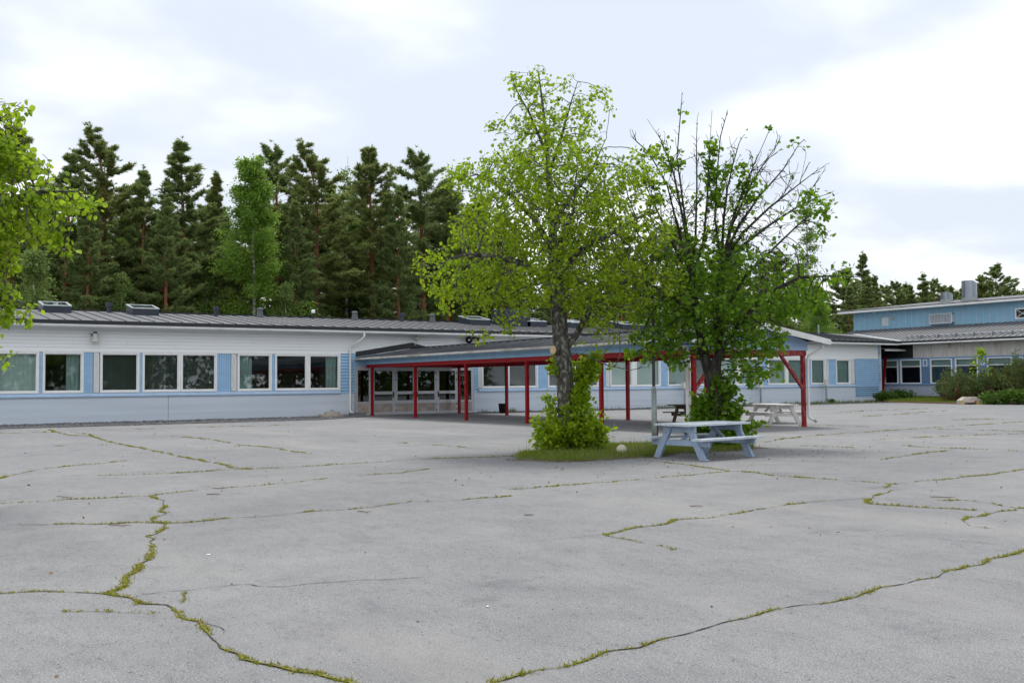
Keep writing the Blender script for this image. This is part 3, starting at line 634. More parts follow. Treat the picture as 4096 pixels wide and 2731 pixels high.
def entrance():
    z1 = 2.30
    def leaf(x0, x1, side=False, hinge=1, name='door'):
        m = MB(); s = .10; y0, y1 = -.02, .04
        m.box(x0, x0+s, y0, y1, .03, z1).box(x1-s, x1, y0, y1, .03, z1)
        rails = [(.03, .16), (.56, .72), (1.03, 1.18), (z1-.09, z1)] if not side else [(.03, .12), (.60, .68), (z1-.07, z1)]
        for a, b in rails: m.box(x0+s, x1-s, y0+.002, y1-.002, a, b)
        d = m.build(name, 'aluminium', school)
        if side:
            MB().box(x0+s, x1-s, .005, .015, .68, z1-.07).build('pane', 'glass_dark', d); MB().box(x0+s, x1-s, .003, .018, .12, .60).build('kick_plate', 'kick_plate', d)
            return d
        MB().box(x0+s, x1-s, .005, .015, 1.18, z1-.09).build('pane', 'glass_dark', d); MB().box(x0+s, x1-s, .005, .015, .72, 1.03).build('pane', 'glass_dark', d)
        MB().box(x0+s, x1-s, .003, .018, .16, .56).build('kick_plate', 'kick_plate', d)
        for z in (.22, .5, 1.75, 2.1): MB().box(*((x1-.03, x1+.01) if hinge > 0 else (x0-.01, x0+.03)), y0-.03, y0, z-.04, z+.04).build('hinge', 'dark_metal', d)
        xh = x0+.05 if hinge > 0 else x1-.05
        MB().box(xh-.03, xh+.03, y0-.025, y0, .86, 1.16).tube([(xh, y0-.02, 1.02), (xh, y0-.07, 1.02), (xh+.11*hinge, y0-.07, 1.02)], .011, 6).build('handle', 'dark_metal', d)
        return d
    leaf(15.80, 16.60, True, name='sidelight'); leaf(16.70, 17.90, hinge=-1); leaf(17.98, 19.06, hinge=-1)
    d3 = leaf(19.14, 20.32); leaf(20.39, 21.55); leaf(21.60, 22.54, True, name='sidelight')
    for x0, x1 in ((15.74, 15.8), (16.6, 16.7), (17.9, 17.98), (19.06, 19.14), (20.32, 20.39), (21.55, 21.60), (22.54, 22.58)):
        MB().box(x0+.001, x1-.001, -.03, .08, .02, 2.42).build('door_frame', 'aluminium', school)
    MB().box(15.74, 22.58, -.034, .085, 2.302, 2.419).build('door_frame', 'aluminium', school)
    MB().box(15.74, 22.58, -.10, .1, 0.002, .028).build('threshold', 'concrete_grey', school)
    # the letter on the glass
    c = MB(); xc, zc, w, h, t = 19.36, 2.03, .125, .27, .045; pts = []
    def arc(cx, cz, rx, rz, a0, a1, n=8): return [(cx+rx*math.cos(R(a0+(a1-a0)*i/n)), cz+rz*math.sin(R(a0+(a1-a0)*i/n))) for i in range(n+1)]
    out = arc(xc, zc+h/2-w/2, w/2, w/2, 0, 180)+arc(xc, zc-h/2+w/2, w/2, w/2, 180, 360)
    inn = arc(xc, zc+h/2-w/2, w/2-t, w/2-t, 0, 180)+arc(xc, zc-h/2+w/2, w/2-t, w/2-t, 180, 360)
    n = len(out); c.v = [(x, -.0, z) for x, z in out]+[(x, -.0, z) for x, z in inn]
    c.f = [(i, i+1, n+i+1, n+i) for i in range(n-1)]
    z_u = zc+h/2-w/2; b = len(c.v)
    c.v += [(xc+w/2-t, 0, z_u), (xc+w/2, 0, z_u), (xc+w/2, 0, z_u-.03), (xc+w/2-t, 0, z_u-.03), (xc+w/2-t, 0, zc-h/2+w/2), (xc+w/2, 0, zc-h/2+w/2), (xc+w/2, 0, zc-h/2+w/2+.03), (xc+w/2-t, 0, zc-h/2+w/2+.03)]
    c.f += [(b, b+1, b+2, b+3), (b+4, b+5, b+6, b+7)]
    o = c.build('letter_c', 'white_mark', d3); o['label'] = 'white letter C on the door glass'
    # lobby behind
    MB().box(15.7, 22.6, 3.6, 3.7, 0, 3).build('lobby_wall', 'room', school)
entrance()

def main_roof():
    w = .6; n = int((XROOF-XL)/w)
    y0, y1 = EAVE_Y-.03, RIDGE_Y
    m = MB(); zz = lambda y: roof_z(y)
    a, b = .006, w-.006
    m.hexa([(a, y0, zz(y0)-.02), (b, y0, zz(y0)-.02), (b, y1, zz(y1)-.02), (a, y1, zz(y1)-.02), (a, y0, zz(y0)), (b, y0, zz(y0)), (b, y1, zz(y1)), (a, y1, zz(y1))])
    pan = m.mesh('roof_panel', 'roof_metal')
    s = MB().hexa([(-.011, y0+.05, zz(y0+.05)-.02), (.011, y0+.05, zz(y0+.05)-.02), (.011, y1, zz(y1)-.02), (-.011, y1, zz(y1)-.02), (-.011, y0+.05, zz(y0+.05)+.035), (.011, y0+.05, zz(y0+.05)+.035), (.011, y1, zz(y1)+.035), (-.011, y1, zz(y1)+.035)]).mesh('seam', 'seam')
    for i in range(n):
        x = XL+.2+i*w; put('roof_panel', pan, school, (x, 0, 0)); put('seam', s, school, (x, 0, 0))
    # right of the valley with the wing the last panels are cut; rear slope and deck
    MB().hexa([(XL, EAVE_Y, zz(EAVE_Y)-.12), (XROOF, EAVE_Y, zz(EAVE_Y)-.12), (XROOF, RIDGE_Y, RIDGE_Z-.12), (XL, RIDGE_Y, RIDGE_Z-.12), (XL, EAVE_Y, zz(EAVE_Y)-.025), (XROOF, EAVE_Y, zz(EAVE_Y)-.025), (XROOF, RIDGE_Y, RIDGE_Z-.025), (XL, RIDGE_Y, RIDGE_Z-.025)]).build('roof_deck', 'roof_dark', school)
    MB().hexa([(XL, RIDGE_Y, RIDGE_Z-.12), (66, RIDGE_Y, RIDGE_Z-.12), (66, 12.8, 4.2), (XL, 12.8, 4.2), (XL, RIDGE_Y, RIDGE_Z+.01), (66, RIDGE_Y, RIDGE_Z+.01), (66, 12.8, 4.32), (XL, 12.8, 4.32)]).build('rear_roof', 'roof_metal', school)
    m = MB(); m.hexa([(XROOF, EAVE_Y, zz(EAVE_Y)-.02), (XROOF+.02, EAVE_Y, zz(EAVE_Y)-.02), (61.95, RIDGE_Y, RIDGE_Z-.02), (XROOF, RIDGE_Y, RIDGE_Z-.02), (XROOF, EAVE_Y, zz(EAVE_Y)), (XROOF+.02, EAVE_Y, zz(EAVE_Y)), (61.95, RIDGE_Y, RIDGE_Z), (XROOF, RIDGE_Y, RIDGE_Z)])
    m.build('roof_panel', 'roof_metal', school)
    v0, v1 = Vector((XROOF, EAVE_Y, zz(EAVE_Y)+.03)), Vector((61.95, RIDGE_Y, RIDGE_Z+.03))
    MB().bar(v0, v1, .5, .012).build('valley_flashing', 'hatch_white', school)
    MB().box(XL, XROOF, RIDGE_Y-.12, RIDGE_Y+.12, RIDGE_Z+.012, RIDGE_Z+.06).build('ridge_cap', 'roof_dark', school)
    # eave: dark fascia, white gutter with brackets, soffit
    MB().box(XL-.2, 57.9, EAVE_Y-.06, EAVE_Y-.035, 4.142, 4.318).build('fascia', 'roof_dark', school)
    MB().box(XL-.1, XROOF, EAVE_Y+.02, .02, 4.10, 4.14).build('soffit', 'white_paint', school)
    g = MB(); g.smooth = True; prof = [(.005, .10), (-.10, .10), (-.115, .07), (-.10, .02), (-.05, -.015), (.0, .0)]
    for x in (XL-.2, 57.9):
        for y, z in prof: g.v.append((x, EAVE_Y+y, 4.03+z))
    k = len(prof); g.f = [(i, i+1, k+i+1, k+i) for i in range(k-1)]+[tuple(range(k)), tuple(range(2*k-1, k-1, -1))]
    g.build('gutter', 'gutter_white', school)
    gl = MB().box(XL-.2, 57.9, EAVE_Y-.125, EAVE_Y-.10, 4.125, 4.142); gl.build('gutter_lip', 'trim_white', school)
    # downpipe left of the entrance
    def pipe(pts, r=.05): m = MB(); m.smooth = True; return m.tube(pts, r, 10)
    x = 15.45; pipe([(x+.45, EAVE_Y-.05, 4.05), (x+.45, EAVE_Y-.05, 3.88), (x+.40, EAVE_Y+.02, 3.78), (x+.03, -.14, 3.42), (x, -.12, 3.3), (x, -.12, .32), (x+.02, -.16, .2), (x+.08, -.3, .12)], .052).build('downpipe', 'gutter_white', school)
    for z in (.5, 1.9, 3.2): MB().box(x-.07, x+.07, -.18, -.03, z, z+.03).build('pipe_clip', 'gutter_white', school)
    pipe([(56.66, -.12, 4.0), (56.62, -.13, 3.4), (56.6, -.1, 3.2), (56.6, -.1, 1.5)], .05).build('downpipe', 'gutter_worn', school)
    # skylights, vents
    def skylight(px0, px1, pybase, pytop, Y=3.9):
        a = at_y(px0, pybase, Y)[0]; b = at_y(px1, pybase, Y)[0]; w_ = b-a; zb = roof_z(Y)-.05; zt = roof_z(Y)+.30
        m = MB().hexa([(a, Y, zb), (b, Y, zb), (b, Y+1.3, zb+.15), (a, Y+1.3, zb+.15), (a, Y, zt), (b, Y, zt), (b, Y+1.3, zt+.26), (a, Y+1.3, zt+.26)])
        s_ = m.build('skylight', 'slate_box', school)
        def pl(u, v, dz): return (a+w_*u, Y+1.3*v, zt+.26*v+dz)
        fr = MB()
        for u0, u1, v0, v1 in ((-.02, 1.02, -.02, .08), (-.02, 1.02, .92, 1.02), (-.02, .06, .08, .92), (.94, 1.02, .08, .92)):
            fr.hexa([pl(u0, v0, .003), pl(u1, v0, .003), pl(u1, v1, .003), pl(u0, v1, .003), pl(u0, v0, .05), pl(u1, v0, .05), pl(u1, v1, .05), pl(u0, v1, .05)])
        fr.build('skylight_frame', 'galvanised', s_)
        MB().poly([pl(.06, .08, .03), pl(.94, .08, .03), pl(.94, .92, .03), pl(.06, .92, .03)]).build('pane', 'glass_dark', s_)
    for q in ((172, 286, 1241, 1206), (530, 636, 1254, 1219), (1880, 1962, 1289, 1262), (2110, 2187, 1297, 1272), (2275, 2345, 1300, 1276), (2490, 2572, 1309, 1283)): skylight(*q)
    a = at_y(2020, 1300, 3.9)[0]; b = at_y(2122, 1300, 3.9)[0]
    vh = MB().box(a, b, 3.9, 5.4, 4.85, 5.95).build('vent_housing', 'slate_box', school)
    for px in (2072, 2102):
        x = at_y(px, 1258, 3.88)[0]; m = MB().lathe([(.19, 0), (.19, -.04), (.15, -.04), (.15, -.01)], (x, 3.9, 5.62), 20, 'y'); m.build('vent_ring', 'galvanised', vh)
        MB().lathe([(.15, -.012), (.0, -.012)], (x, 3.9, 5.62), 20, 'y').build('vent_mesh', 'concrete_grey', vh)
    for px, py, kind in ((437, 1230, 1), (864, 1242, 1), (1040, 1246, 0), (1253, 1252, 2), (1419, 1260, 0), (1608, 1266, 1), (1729, 1271, 0), (3274, 1322, 3)):
        p = at_y(px, py, 5.2); zb = roof_z(5.2)-.05; x = p[0]
        m = MB(); m.smooth = False
        if kind == 0: m.lathe([(.20, zb), (.13, zb+.42), (.17, zb+.42), (.17, zb+.48), (.12, zb+.54), (0, zb+.55)], (x, 5.2, 0), 16); m.build('vent_pipe', 'pole_grey', school)
        elif kind == 1: m.lathe([(.11, zb), (.11, zb+.33), (.16, zb+.34), (.16, zb+.52), (0, zb+.54)], (x, 5.2, 0), 14); m.build('vent_pipe', 'slate_box', school)
        elif kind == 2:
            v = m.lathe([(.05, zb), (.05, zb+.4)], (x, 5.2, 0), 10).build('vent_pipe', 'dark_metal', school)
            MB().lathe([(.10, zb+.36), (.10, zb+.5), (.06, zb+.54), (0, zb+.545)], (x, 5.2, 0), 12).build('vent_cap', 'trim_white', v)
        else: m.lathe([(.09, zb), (.09, zb+.75), (0, zb+.75)], (x, 5.2, 0), 12); m.build('vent_pipe', 'steel', school)
main_roof()

# ------------------------------------------------------------------ right wing
wing = thing('school_wing', 'taller blue school wing with clerestory and wood cladding at the right edge', 'building', (62, -4, 0))
WX, WEX, CLX, WY0, WY1 = 59.2, 58.3, 63.5, -17.0, 7.8
WZE = 4.32; WSL = (5.57-WZE)/(CLX-WEX)
def wz(x): return WZE+WSL*(x-WEX)
def wing_build():
    wy = lambda px: at_x(px, 1480, WX)[1]
    # windows: (from px, to px)
    wins = [(3540, 3590), (3606, 3682), (3726, 3806), (3826, 3909), (3955, 4046)]
    zt, zb, zm = 2.93, 1.33, 2.50
    spans = []
    for a, b in wins:
        y1, y0 = wy(a), wy(b); spans.append((y0, y1))
    y = spans[-1][0]
    for k in range(3): spans.append((y-2.75-k*2.9, y-1.15-k*2.9))
    def WB(m): m.v = [(WX+b_, a_, c_) for a_, b_, c_ in m.v]; m.f = [f[::-1] for f in m.f]; return m
    for i, (y0, y1) in enumerate(spans):
        m = MB(); w = .075
        m.box(y0-w, y0, -.06, .1, zb-w, zt+w).box(y1, y1+w, -.06, .1, zb-w, zt+w).box(y0, y1, -.055, .1, zt, zt+w).box(y0, y1, -.065, .1, zb-w, zb).box(y0, y1, -.03, .08, zm-.03, zm+.03)
        f = WB(m).build('window', 'trim_white', wing)
        WB(MB().box(y0, y1, .03, .04, zb, zm-.03)).build('pane', 'glass_dark', f); WB(MB().box(y0, y1, .031, .041, zm+.03, zt)).build('pane', 'glass', f)
        d = MB(); n = 40; d.smooth = True
        for k in range(n+1):
            yy = y0+(y1-y0)*k/n; d.v += [(yy, .16+.012*math.sin(k*1.7), zm-.12), (yy, .16+.012*math.sin(k*1.7), zt+.05)]
            if k: q = 2*k; d.f.append((q-2, q, q+1, q-1))
        WB(d).build('curtain', 'curtain', f)
    # small casements with a dark blue panel beneath
    smalls = [(wy(3708), wy(3696)), (wy(3937), wy(3926)), (wy(4092), wy(4082))]
    for y1s, y2s in smalls:
        y0, y1 = min(y1s, y2s), max(y1s, y2s)
        m = MB(); w = .05; m.box(y0-w, y0, -.05, .1, 2.5, 2.98).box(y1, y1+w, -.05, .1, 2.5, 2.98).box(y0, y1, -.05, .1, 2.92, 2.98).box(y0, y1, -.05, .1, 2.5, 2.56)
        f = WB(m).build('small_window', 'trim_white', wing); WB(MB().box(y0, y1, .03, .04, 2.56, 2.92)).build('pane', 'glass_dark', f)
        WB(MB().box(y0-.22, y1+.22, -.02, .1, 1.28, 2.44)).build('wall_panel', 'wing_panel', wing)
    # piers between the openings
    cuts = sorted([(a-.075, b+.075) for a, b in spans]); m = MB(); yy = WY0
    for a, b in cuts+[(WY1, WY1)]:
        if a-yy > .02: m.box(yy, a, -.012, .2, 1.25, 3.0)
        yy = b
    WB(m).build('window_piers', 'wing_trim', wing)
    WB(MB().box(WY0, WY1, -.075, .2, 1.16, 1.255)).build('window_sill', 'wing_trim', wing)
    WB(MB().box(WY0, WY1, -.06, .2, 3.006, 3.11)).build('head_trim', 'wing_trim', wing)
    WB(MB().box(WY0, WY1, 0, .25, -.05, 1.158)).build('plinth', 'wing_plinth', wing)
    # weathered vertical cladding
    ye = wy(3655); m = MB(); yb = WY0; k = 0
    while yb < ye: m.box(yb+.004, min(yb+.108, ye), -.03-(k % 2)*.012, .0, 3.112, 4.17); yb += .112; k += 1
    tag(WB(m).build('cladding_boards', 'wing_cladding', wing), kind='stuff')
    WB(MB().box(WY0, ye, .001, .2, 3.112, 4.2)).build('upper_wall', 'wing_cladding', wing)
    WB(MB().box(ye, WY1, .001, .2, 3.112, 4.2)).build('upper_wall', 'dark_metal', wing)
    MB().box(WX+4, WX+4.1, WY0, WY1, 0, 4.2).build('inner_wall', 'room', wing)
    MB().box(WX+.26, WX+4, WY0, WY1, 0, .3).build('room_floor', 'room', wing)
    MB().box(WX+.26, WX+4.3, WY0, WY1, 3.4, 3.46).build('room_ceiling', 'soffit', wing)
    MB().box(WX, 72, WY0-.2, WY0, 0, 4.2).build('end_wall', 'wing_trim', wing)
    MB().box(56.8, 72, WY1, WY1+.2, 0, 4.2).build('end_wall', 'wing_plinth', wing)
    # roof in standing seam panels, cut by the valley
    w = .45; y = WY0-.3
    vx = lambda yv: WEX + max(0, (yv-EAVE_Y)/(RIDGE_Y-EAVE_Y)*(61.95-WEX))
    while y < WY1-.2:
        a, b = y+.005, min(y+w-.005, WY1-.25); xa, xb = vx(a), vx(b)
        if min(xa, xb) < CLX-.2:
            MB().hexa([(xa, a, wz(xa)-.02), (CLX, a, wz(CLX)-.02), (CLX, b, wz(CLX)-.02), (xb, b, wz(xb)-.02), (xa, a, wz(xa)+.012), (CLX, a, wz(CLX)+.012), (CLX, b, wz(CLX)+.012), (xb, b, wz(xb)+.012)]).build('roof_panel', 'roof_wing', wing)
            x2 = xa+.04; MB().hexa([(x2, y-.011, wz(x2)-.02), (CLX, y-.011, wz(CLX)-.02), (CLX, y+.011, wz(CLX)-.02), (x2, y+.011, wz(x2)-.02), (x2, y-.011, wz(x2)+.05), (CLX, y-.011, wz(CLX)+.05), (CLX, y+.011, wz(CLX)+.05), (x2, y+.011, wz(x2)+.05)]).build('seam', 'seam', wing)
        y += w
    MB().hexa([(WEX, WY0-.3, WZE-.15), (CLX, WY0-.3, wz(CLX)-.15), (CLX, EAVE_Y, wz(CLX)-.15), (WEX, EAVE_Y, WZE-.15), (WEX, WY0-.3, WZE-.025), (CLX, WY0-.3, wz(CLX)-.025), (CLX, EAVE_Y, wz(CLX)-.025), (WEX, EAVE_Y, WZE-.025)]).build('roof_deck', 'roof_dark', wing)
    MB().box(WEX-.02, WEX+.02, WY0-.3, EAVE_Y-.2, 4.17, 4.29).build('fascia', 'roof_dark', wing)
    g = MB(); g.smooth = True; prof = [(.0, .10), (-.11, .10), (-.12, .06), (-.10, .01), (-.05, -.015), (.0, .0)]
    for yv in (WY0-.3, .6):
        for dx, z in prof: g.v.append((WEX+dx, yv, 4.06+z))
    k = len(prof); g.f = [(i, k+i, k+i+1, i+1) for i in range(k-1)]
    g.build('gutter', 'gutter_white', wing)
    MB().box(WEX, WX, WY0-.2, EAVE_Y, 4.10, 4.135).build('soffit', 'soffit', wing)
    # snow guard: two rails on brackets
    sg = MB(); x = WEX+.75
    for dz in (.10, .20): sg.tube([(x, WY0, wz(x)+dz), (x, -.6, wz(x)+dz)], .024, 6)
    y = WY0+.3
    while y < -.6: sg.box(x-.10, x+.03, y-.02, y+.02, wz(x)-.01, wz(x)+.22); y += 1.35
    sg.build('snow_guard', 'steel', wing)
    # clerestory
    CY1, zr0, zr1 = 7.35, wz(CLX)-.1, 7.0
    MB().box(CLX+.02, CLX+.2, WY0, CY1, zr0, zr1).build('clerestory_wall', 'wing_blue', wing)
    yb = CY1; k = 0; w = .535
    me = MB().box(-.004, .02, -w+.008, -.008, zr0+.05, zr1).mesh('cladding_panel', 'wing_blue')
    mb = MB().box(-.016, .02, -.007, .007, zr0+.05, zr1).mesh('batten', 'hatch_white')
    while yb > WY0+w: put('cladding_panel', me, wing, (CLX, yb, 0)); put('batten', mb, wing, (CLX, yb, 0)); yb -= w
    MB().box(CLX+.02, 72, CY1, CY1+.02, zr0, 7.3).build('clerestory_end', 'wing_blue', wing)
    ov, rs = .85, .10
    def uz(x): return 7.02+rs*(x-(CLX-ov))
    for x0, x1, za, zc, mt, nm in ((CLX-ov, 74, .0, .17, 'roof_dark', 'upper_roof'),):
        MB().hexa([(x0, WY0-.5, uz(x0)+.02), (x1, WY0-.5, uz(x1)+.02), (x1, CY1+.9, uz(x1)+.02), (x0, CY1+.9, uz(x0)+.02), (x0, WY0-.5, uz(x0)+zc), (x1, WY0-.5, uz(x1)+zc), (x1, CY1+.9, uz(x1)+zc), (x0, CY1+.9, uz(x0)+zc)]).build(nm, mt, wing)
    MB().box(CLX-ov-.03, CLX-ov-.002, WY0-.5, CY1+.93, 6.97, 7.125).build('fascia', 'gutter_white', wing)
    MB().hexa([(CLX-ov, CY1+.9, 6.97), (74, CY1+.9, uz(74)-.05), (74, CY1+.93, uz(74)-.05), (CLX-ov, CY1+.93, 6.97), (CLX-ov, CY1+.9, 7.125), (74, CY1+.9, uz(74)+.1), (74, CY1+.93, uz(74)+.1), (CLX-ov, CY1+.93, 7.125)]).build('fascia', 'gutter_white', wing)
    MB().hexa([(CLX-ov, WY0-.5, 6.985), (CLX+.2, WY0-.5, 6.985), (CLX+.2, CY1+.9, 6.985), (CLX-ov, CY1+.9, 6.985), (CLX-ov, WY0-.5, 7.02), (CLX+.2, WY0-.5, 7.02), (CLX+.2, CY1+.9, 7.02), (CLX-ov, CY1+.9, 7.02)]).build('soffit', 'soffit', wing)
    # louvre grille, hatch, round vent, crossed window
    def cl(px, py): p = at_x(px, py, CLX); return p[1], p[2]
    (ya, zta), (yb_, zbb) = cl(3725, 1258), cl(3818, 1292)
    gf = MB().box(CLX-.32, CLX-.001, yb_, yb_+.06, zbb, zta).box(CLX-.32, CLX-.001, ya-.06, ya, zbb, zta).box(CLX-.325, CLX-.001, yb_, ya, zta-.06, zta).box(CLX-.325, CLX-.001, yb_, ya, zbb, zbb+.06).build('louvre_grille', 'hatch_white', wing)
    n = 15
    sl = MB().box(-.30, -.18, -.020, .020, zbb+.06, zta-.06).mesh('slat', 'hatch_white')
    for k in range(n): put('slat', sl, gf, (CLX, yb_+.1+(ya-yb_-.2)*k/(n-1), 0))
    MB().box(CLX-.045, CLX-.02, yb_+.06, ya-.06, zbb+.06, zta-.06).build('backing', 'dark_metal', gf)
    (ya, zta), (yb_, zbb) = cl(3527, 1271), cl(3555, 1302)
    h = MB().box(CLX-.05, CLX-.006, yb_-.04, ya+.04, zta, zta+.05).box(CLX-.05, CLX-.006, ya, ya+.05, zbb, zta).build('hatch_frame', 'galvanised', wing)
    MB().box(CLX-.03, CLX-.008, yb_, ya, zbb, zta).build('hatch', 'hatch_white', h)
    y_, z_ = cl(3571, 1274); MB().lathe([(.0, -.06), (.14, -.06), (.14, 0)], (CLX, y_, z_), 14, 'x').build('round_vent', 'kick_plate', wing)
    y_, z_ = cl(3497, 1250); MB().lathe([(.0, -.05), (.07, -.05), (.07, 0)], (CLX, y_, z_), 10, 'x').build('sensor', 'trim_white', wing)
    (ya, zta), (yb_, zbb) = cl(4066, 1238), cl(4118, 1268)
    m = MB(); w = .09
    m.box(CLX-.06, CLX, yb_-w, yb_, zbb-w, zta+w).box(CLX-.06, CLX, ya, ya+w, zbb-w, zta+w).box(CLX-.055, CLX, yb_, ya, zta, zta+w).box(CLX-.055, CLX, yb_, ya, zbb-w, zbb)
    m.bar((CLX-.03, yb_, zbb), (CLX-.03, ya, zta), .03, .05, (1, 0, 0)).bar((CLX-.036, ya, zbb), (CLX-.036, yb_, zta), .03, .05, (1, 0, 0))
    f = m.build('crossed_window', 'trim_white', wing); MB().box(CLX-.012, CLX-.006, yb_, ya, zbb, zta).build('pane', 'dark_metal', f)
    # roof exhausts: slant-cut steel cylinders
    for a, b, top, bot, X in ((3851, 3905, 1117, 1186, 68.), (3766, 3808, 1163, 1210, 70.)):
        p0 = at_x(a, bot, X); p1 = at_x(b, bot, X); c = (p0+p1)/2; r = np.linalg.norm((p1-p0)[:2])/2*.98; zt_ = at_x((a+b)/2, top, X)[2]; zb_ = uz(X)+.1; n = 20
        m = MB(); m.smooth = False
        for k in range(n):
            t = 2*math.pi*k/n; q = np.array([math.cos(t), math.sin(t), 0]); s_ = q@SIDE; m.v += [(c[0]+r*q[0], c[1]+r*q[1], zb_+.25), (c[0]+r*q[0], c[1]+r*q[1], zt_-.12-.22*r*max(0, s_)*2)]
        m.f = [(2*k, 2*((k+1) % n), 2*((k+1) % n)+1, 2*k+1) for k in range(n)]+[tuple(2*k+1 for k in range(n))]
        e = m.build('exhaust_pipe', 'steel', wing)
        MB().lathe([(r*1.25, zb_), (r*1.25, zb_+.12), (r*1.05, zb_+.14), (r*1.05, zb_+.26)], (c[0], c[1], 0), 20).build('collar', 'galvanised', e)
    # little porch roof between the two buildings
    pr = MB().hexa([(56.85, -.35, 3.74), (WX-.02, -.35, 3.74), (WX-.02, 3, 4.05), (56.85, 3, 4.05), (56.85, -.35, 3.80), (WX-.02, -.35, 3.80), (WX-.02, 3, 4.09), (56.85, 3, 4.09)]).build('porch_roof', 'roof_wing', wing)
    for k in range(6): MB().hexa([(57.05+k*.4, -.3, 3.79), (57.08+k*.4, -.3, 3.79), (57.08+k*.4, 2.9, 4.07), (57.05+k*.4, 2.9, 4.07), (57.05+k*.4, -.3, 3.85), (57.08+k*.4, -.3, 3.85), (57.08+k*.4, 2.9, 4.13), (57.05+k*.4, 2.9, 4.13)]).build('seam', 'seam', pr)
    MB().box(56.85, WX-.03, -.47, -.36, 3.62, 3.73).build('porch_gutter', 'gutter_worn', wing)
    pa, pb = at_y(3531, 1573, 1.2), at_y(3543, 1424, 1.2); MB().bar(tuple(pa), tuple(pb), .13, .13, (0, 1, 0)).build('porch_post', 'red_paint', wing)
    MB().box(56.85, WX-.02, 7.4, 7.6, .2, 4.1).build('porch_back', 'wing_plinth', wing)
wing_build()
def wall_lamps():
    for px, py, lab in ((3795, 1381, 'small grey wall lamp high on the weathered cladding above the windows'), (4054, 1402, 'oblong beige wall lamp on cladding near the right edge')):
        p = at_x(px, py, WX-.05); o = thing('wall_lamp', lab, 'lamp', (WX-.045, p[1], p[2]), group='lamps on the wing cladding')
        if px < 4000: MB().lathe([(.0, -.22), (.09, -.2), (.13, -.12), (.10, -.03), (.12, 0)], (WX-.05, p[1], p[2]), 14, 'x').build('lamp_housing', 'horn_grey', o); MB().lathe([(.0, -.16), (.07, -.14), (.08, -.05), (.0, 0)], (WX-.2, p[1], p[2]-.10), 12, 'x').build('lens', 'beige_plastic', o)
        else: MB().box(WX-.16, WX-.045, p[1]-.10, p[1]+.10, p[2]-.2, p[2]+.2).build('lamp_housing', 'beige_plastic', o); MB().box(WX-.19, WX-.161, p[1]-.07, p[1]+.07, p[2]-.16, p[2]+.16).build('lens', 'hatch_white', o)
wall_lamps()

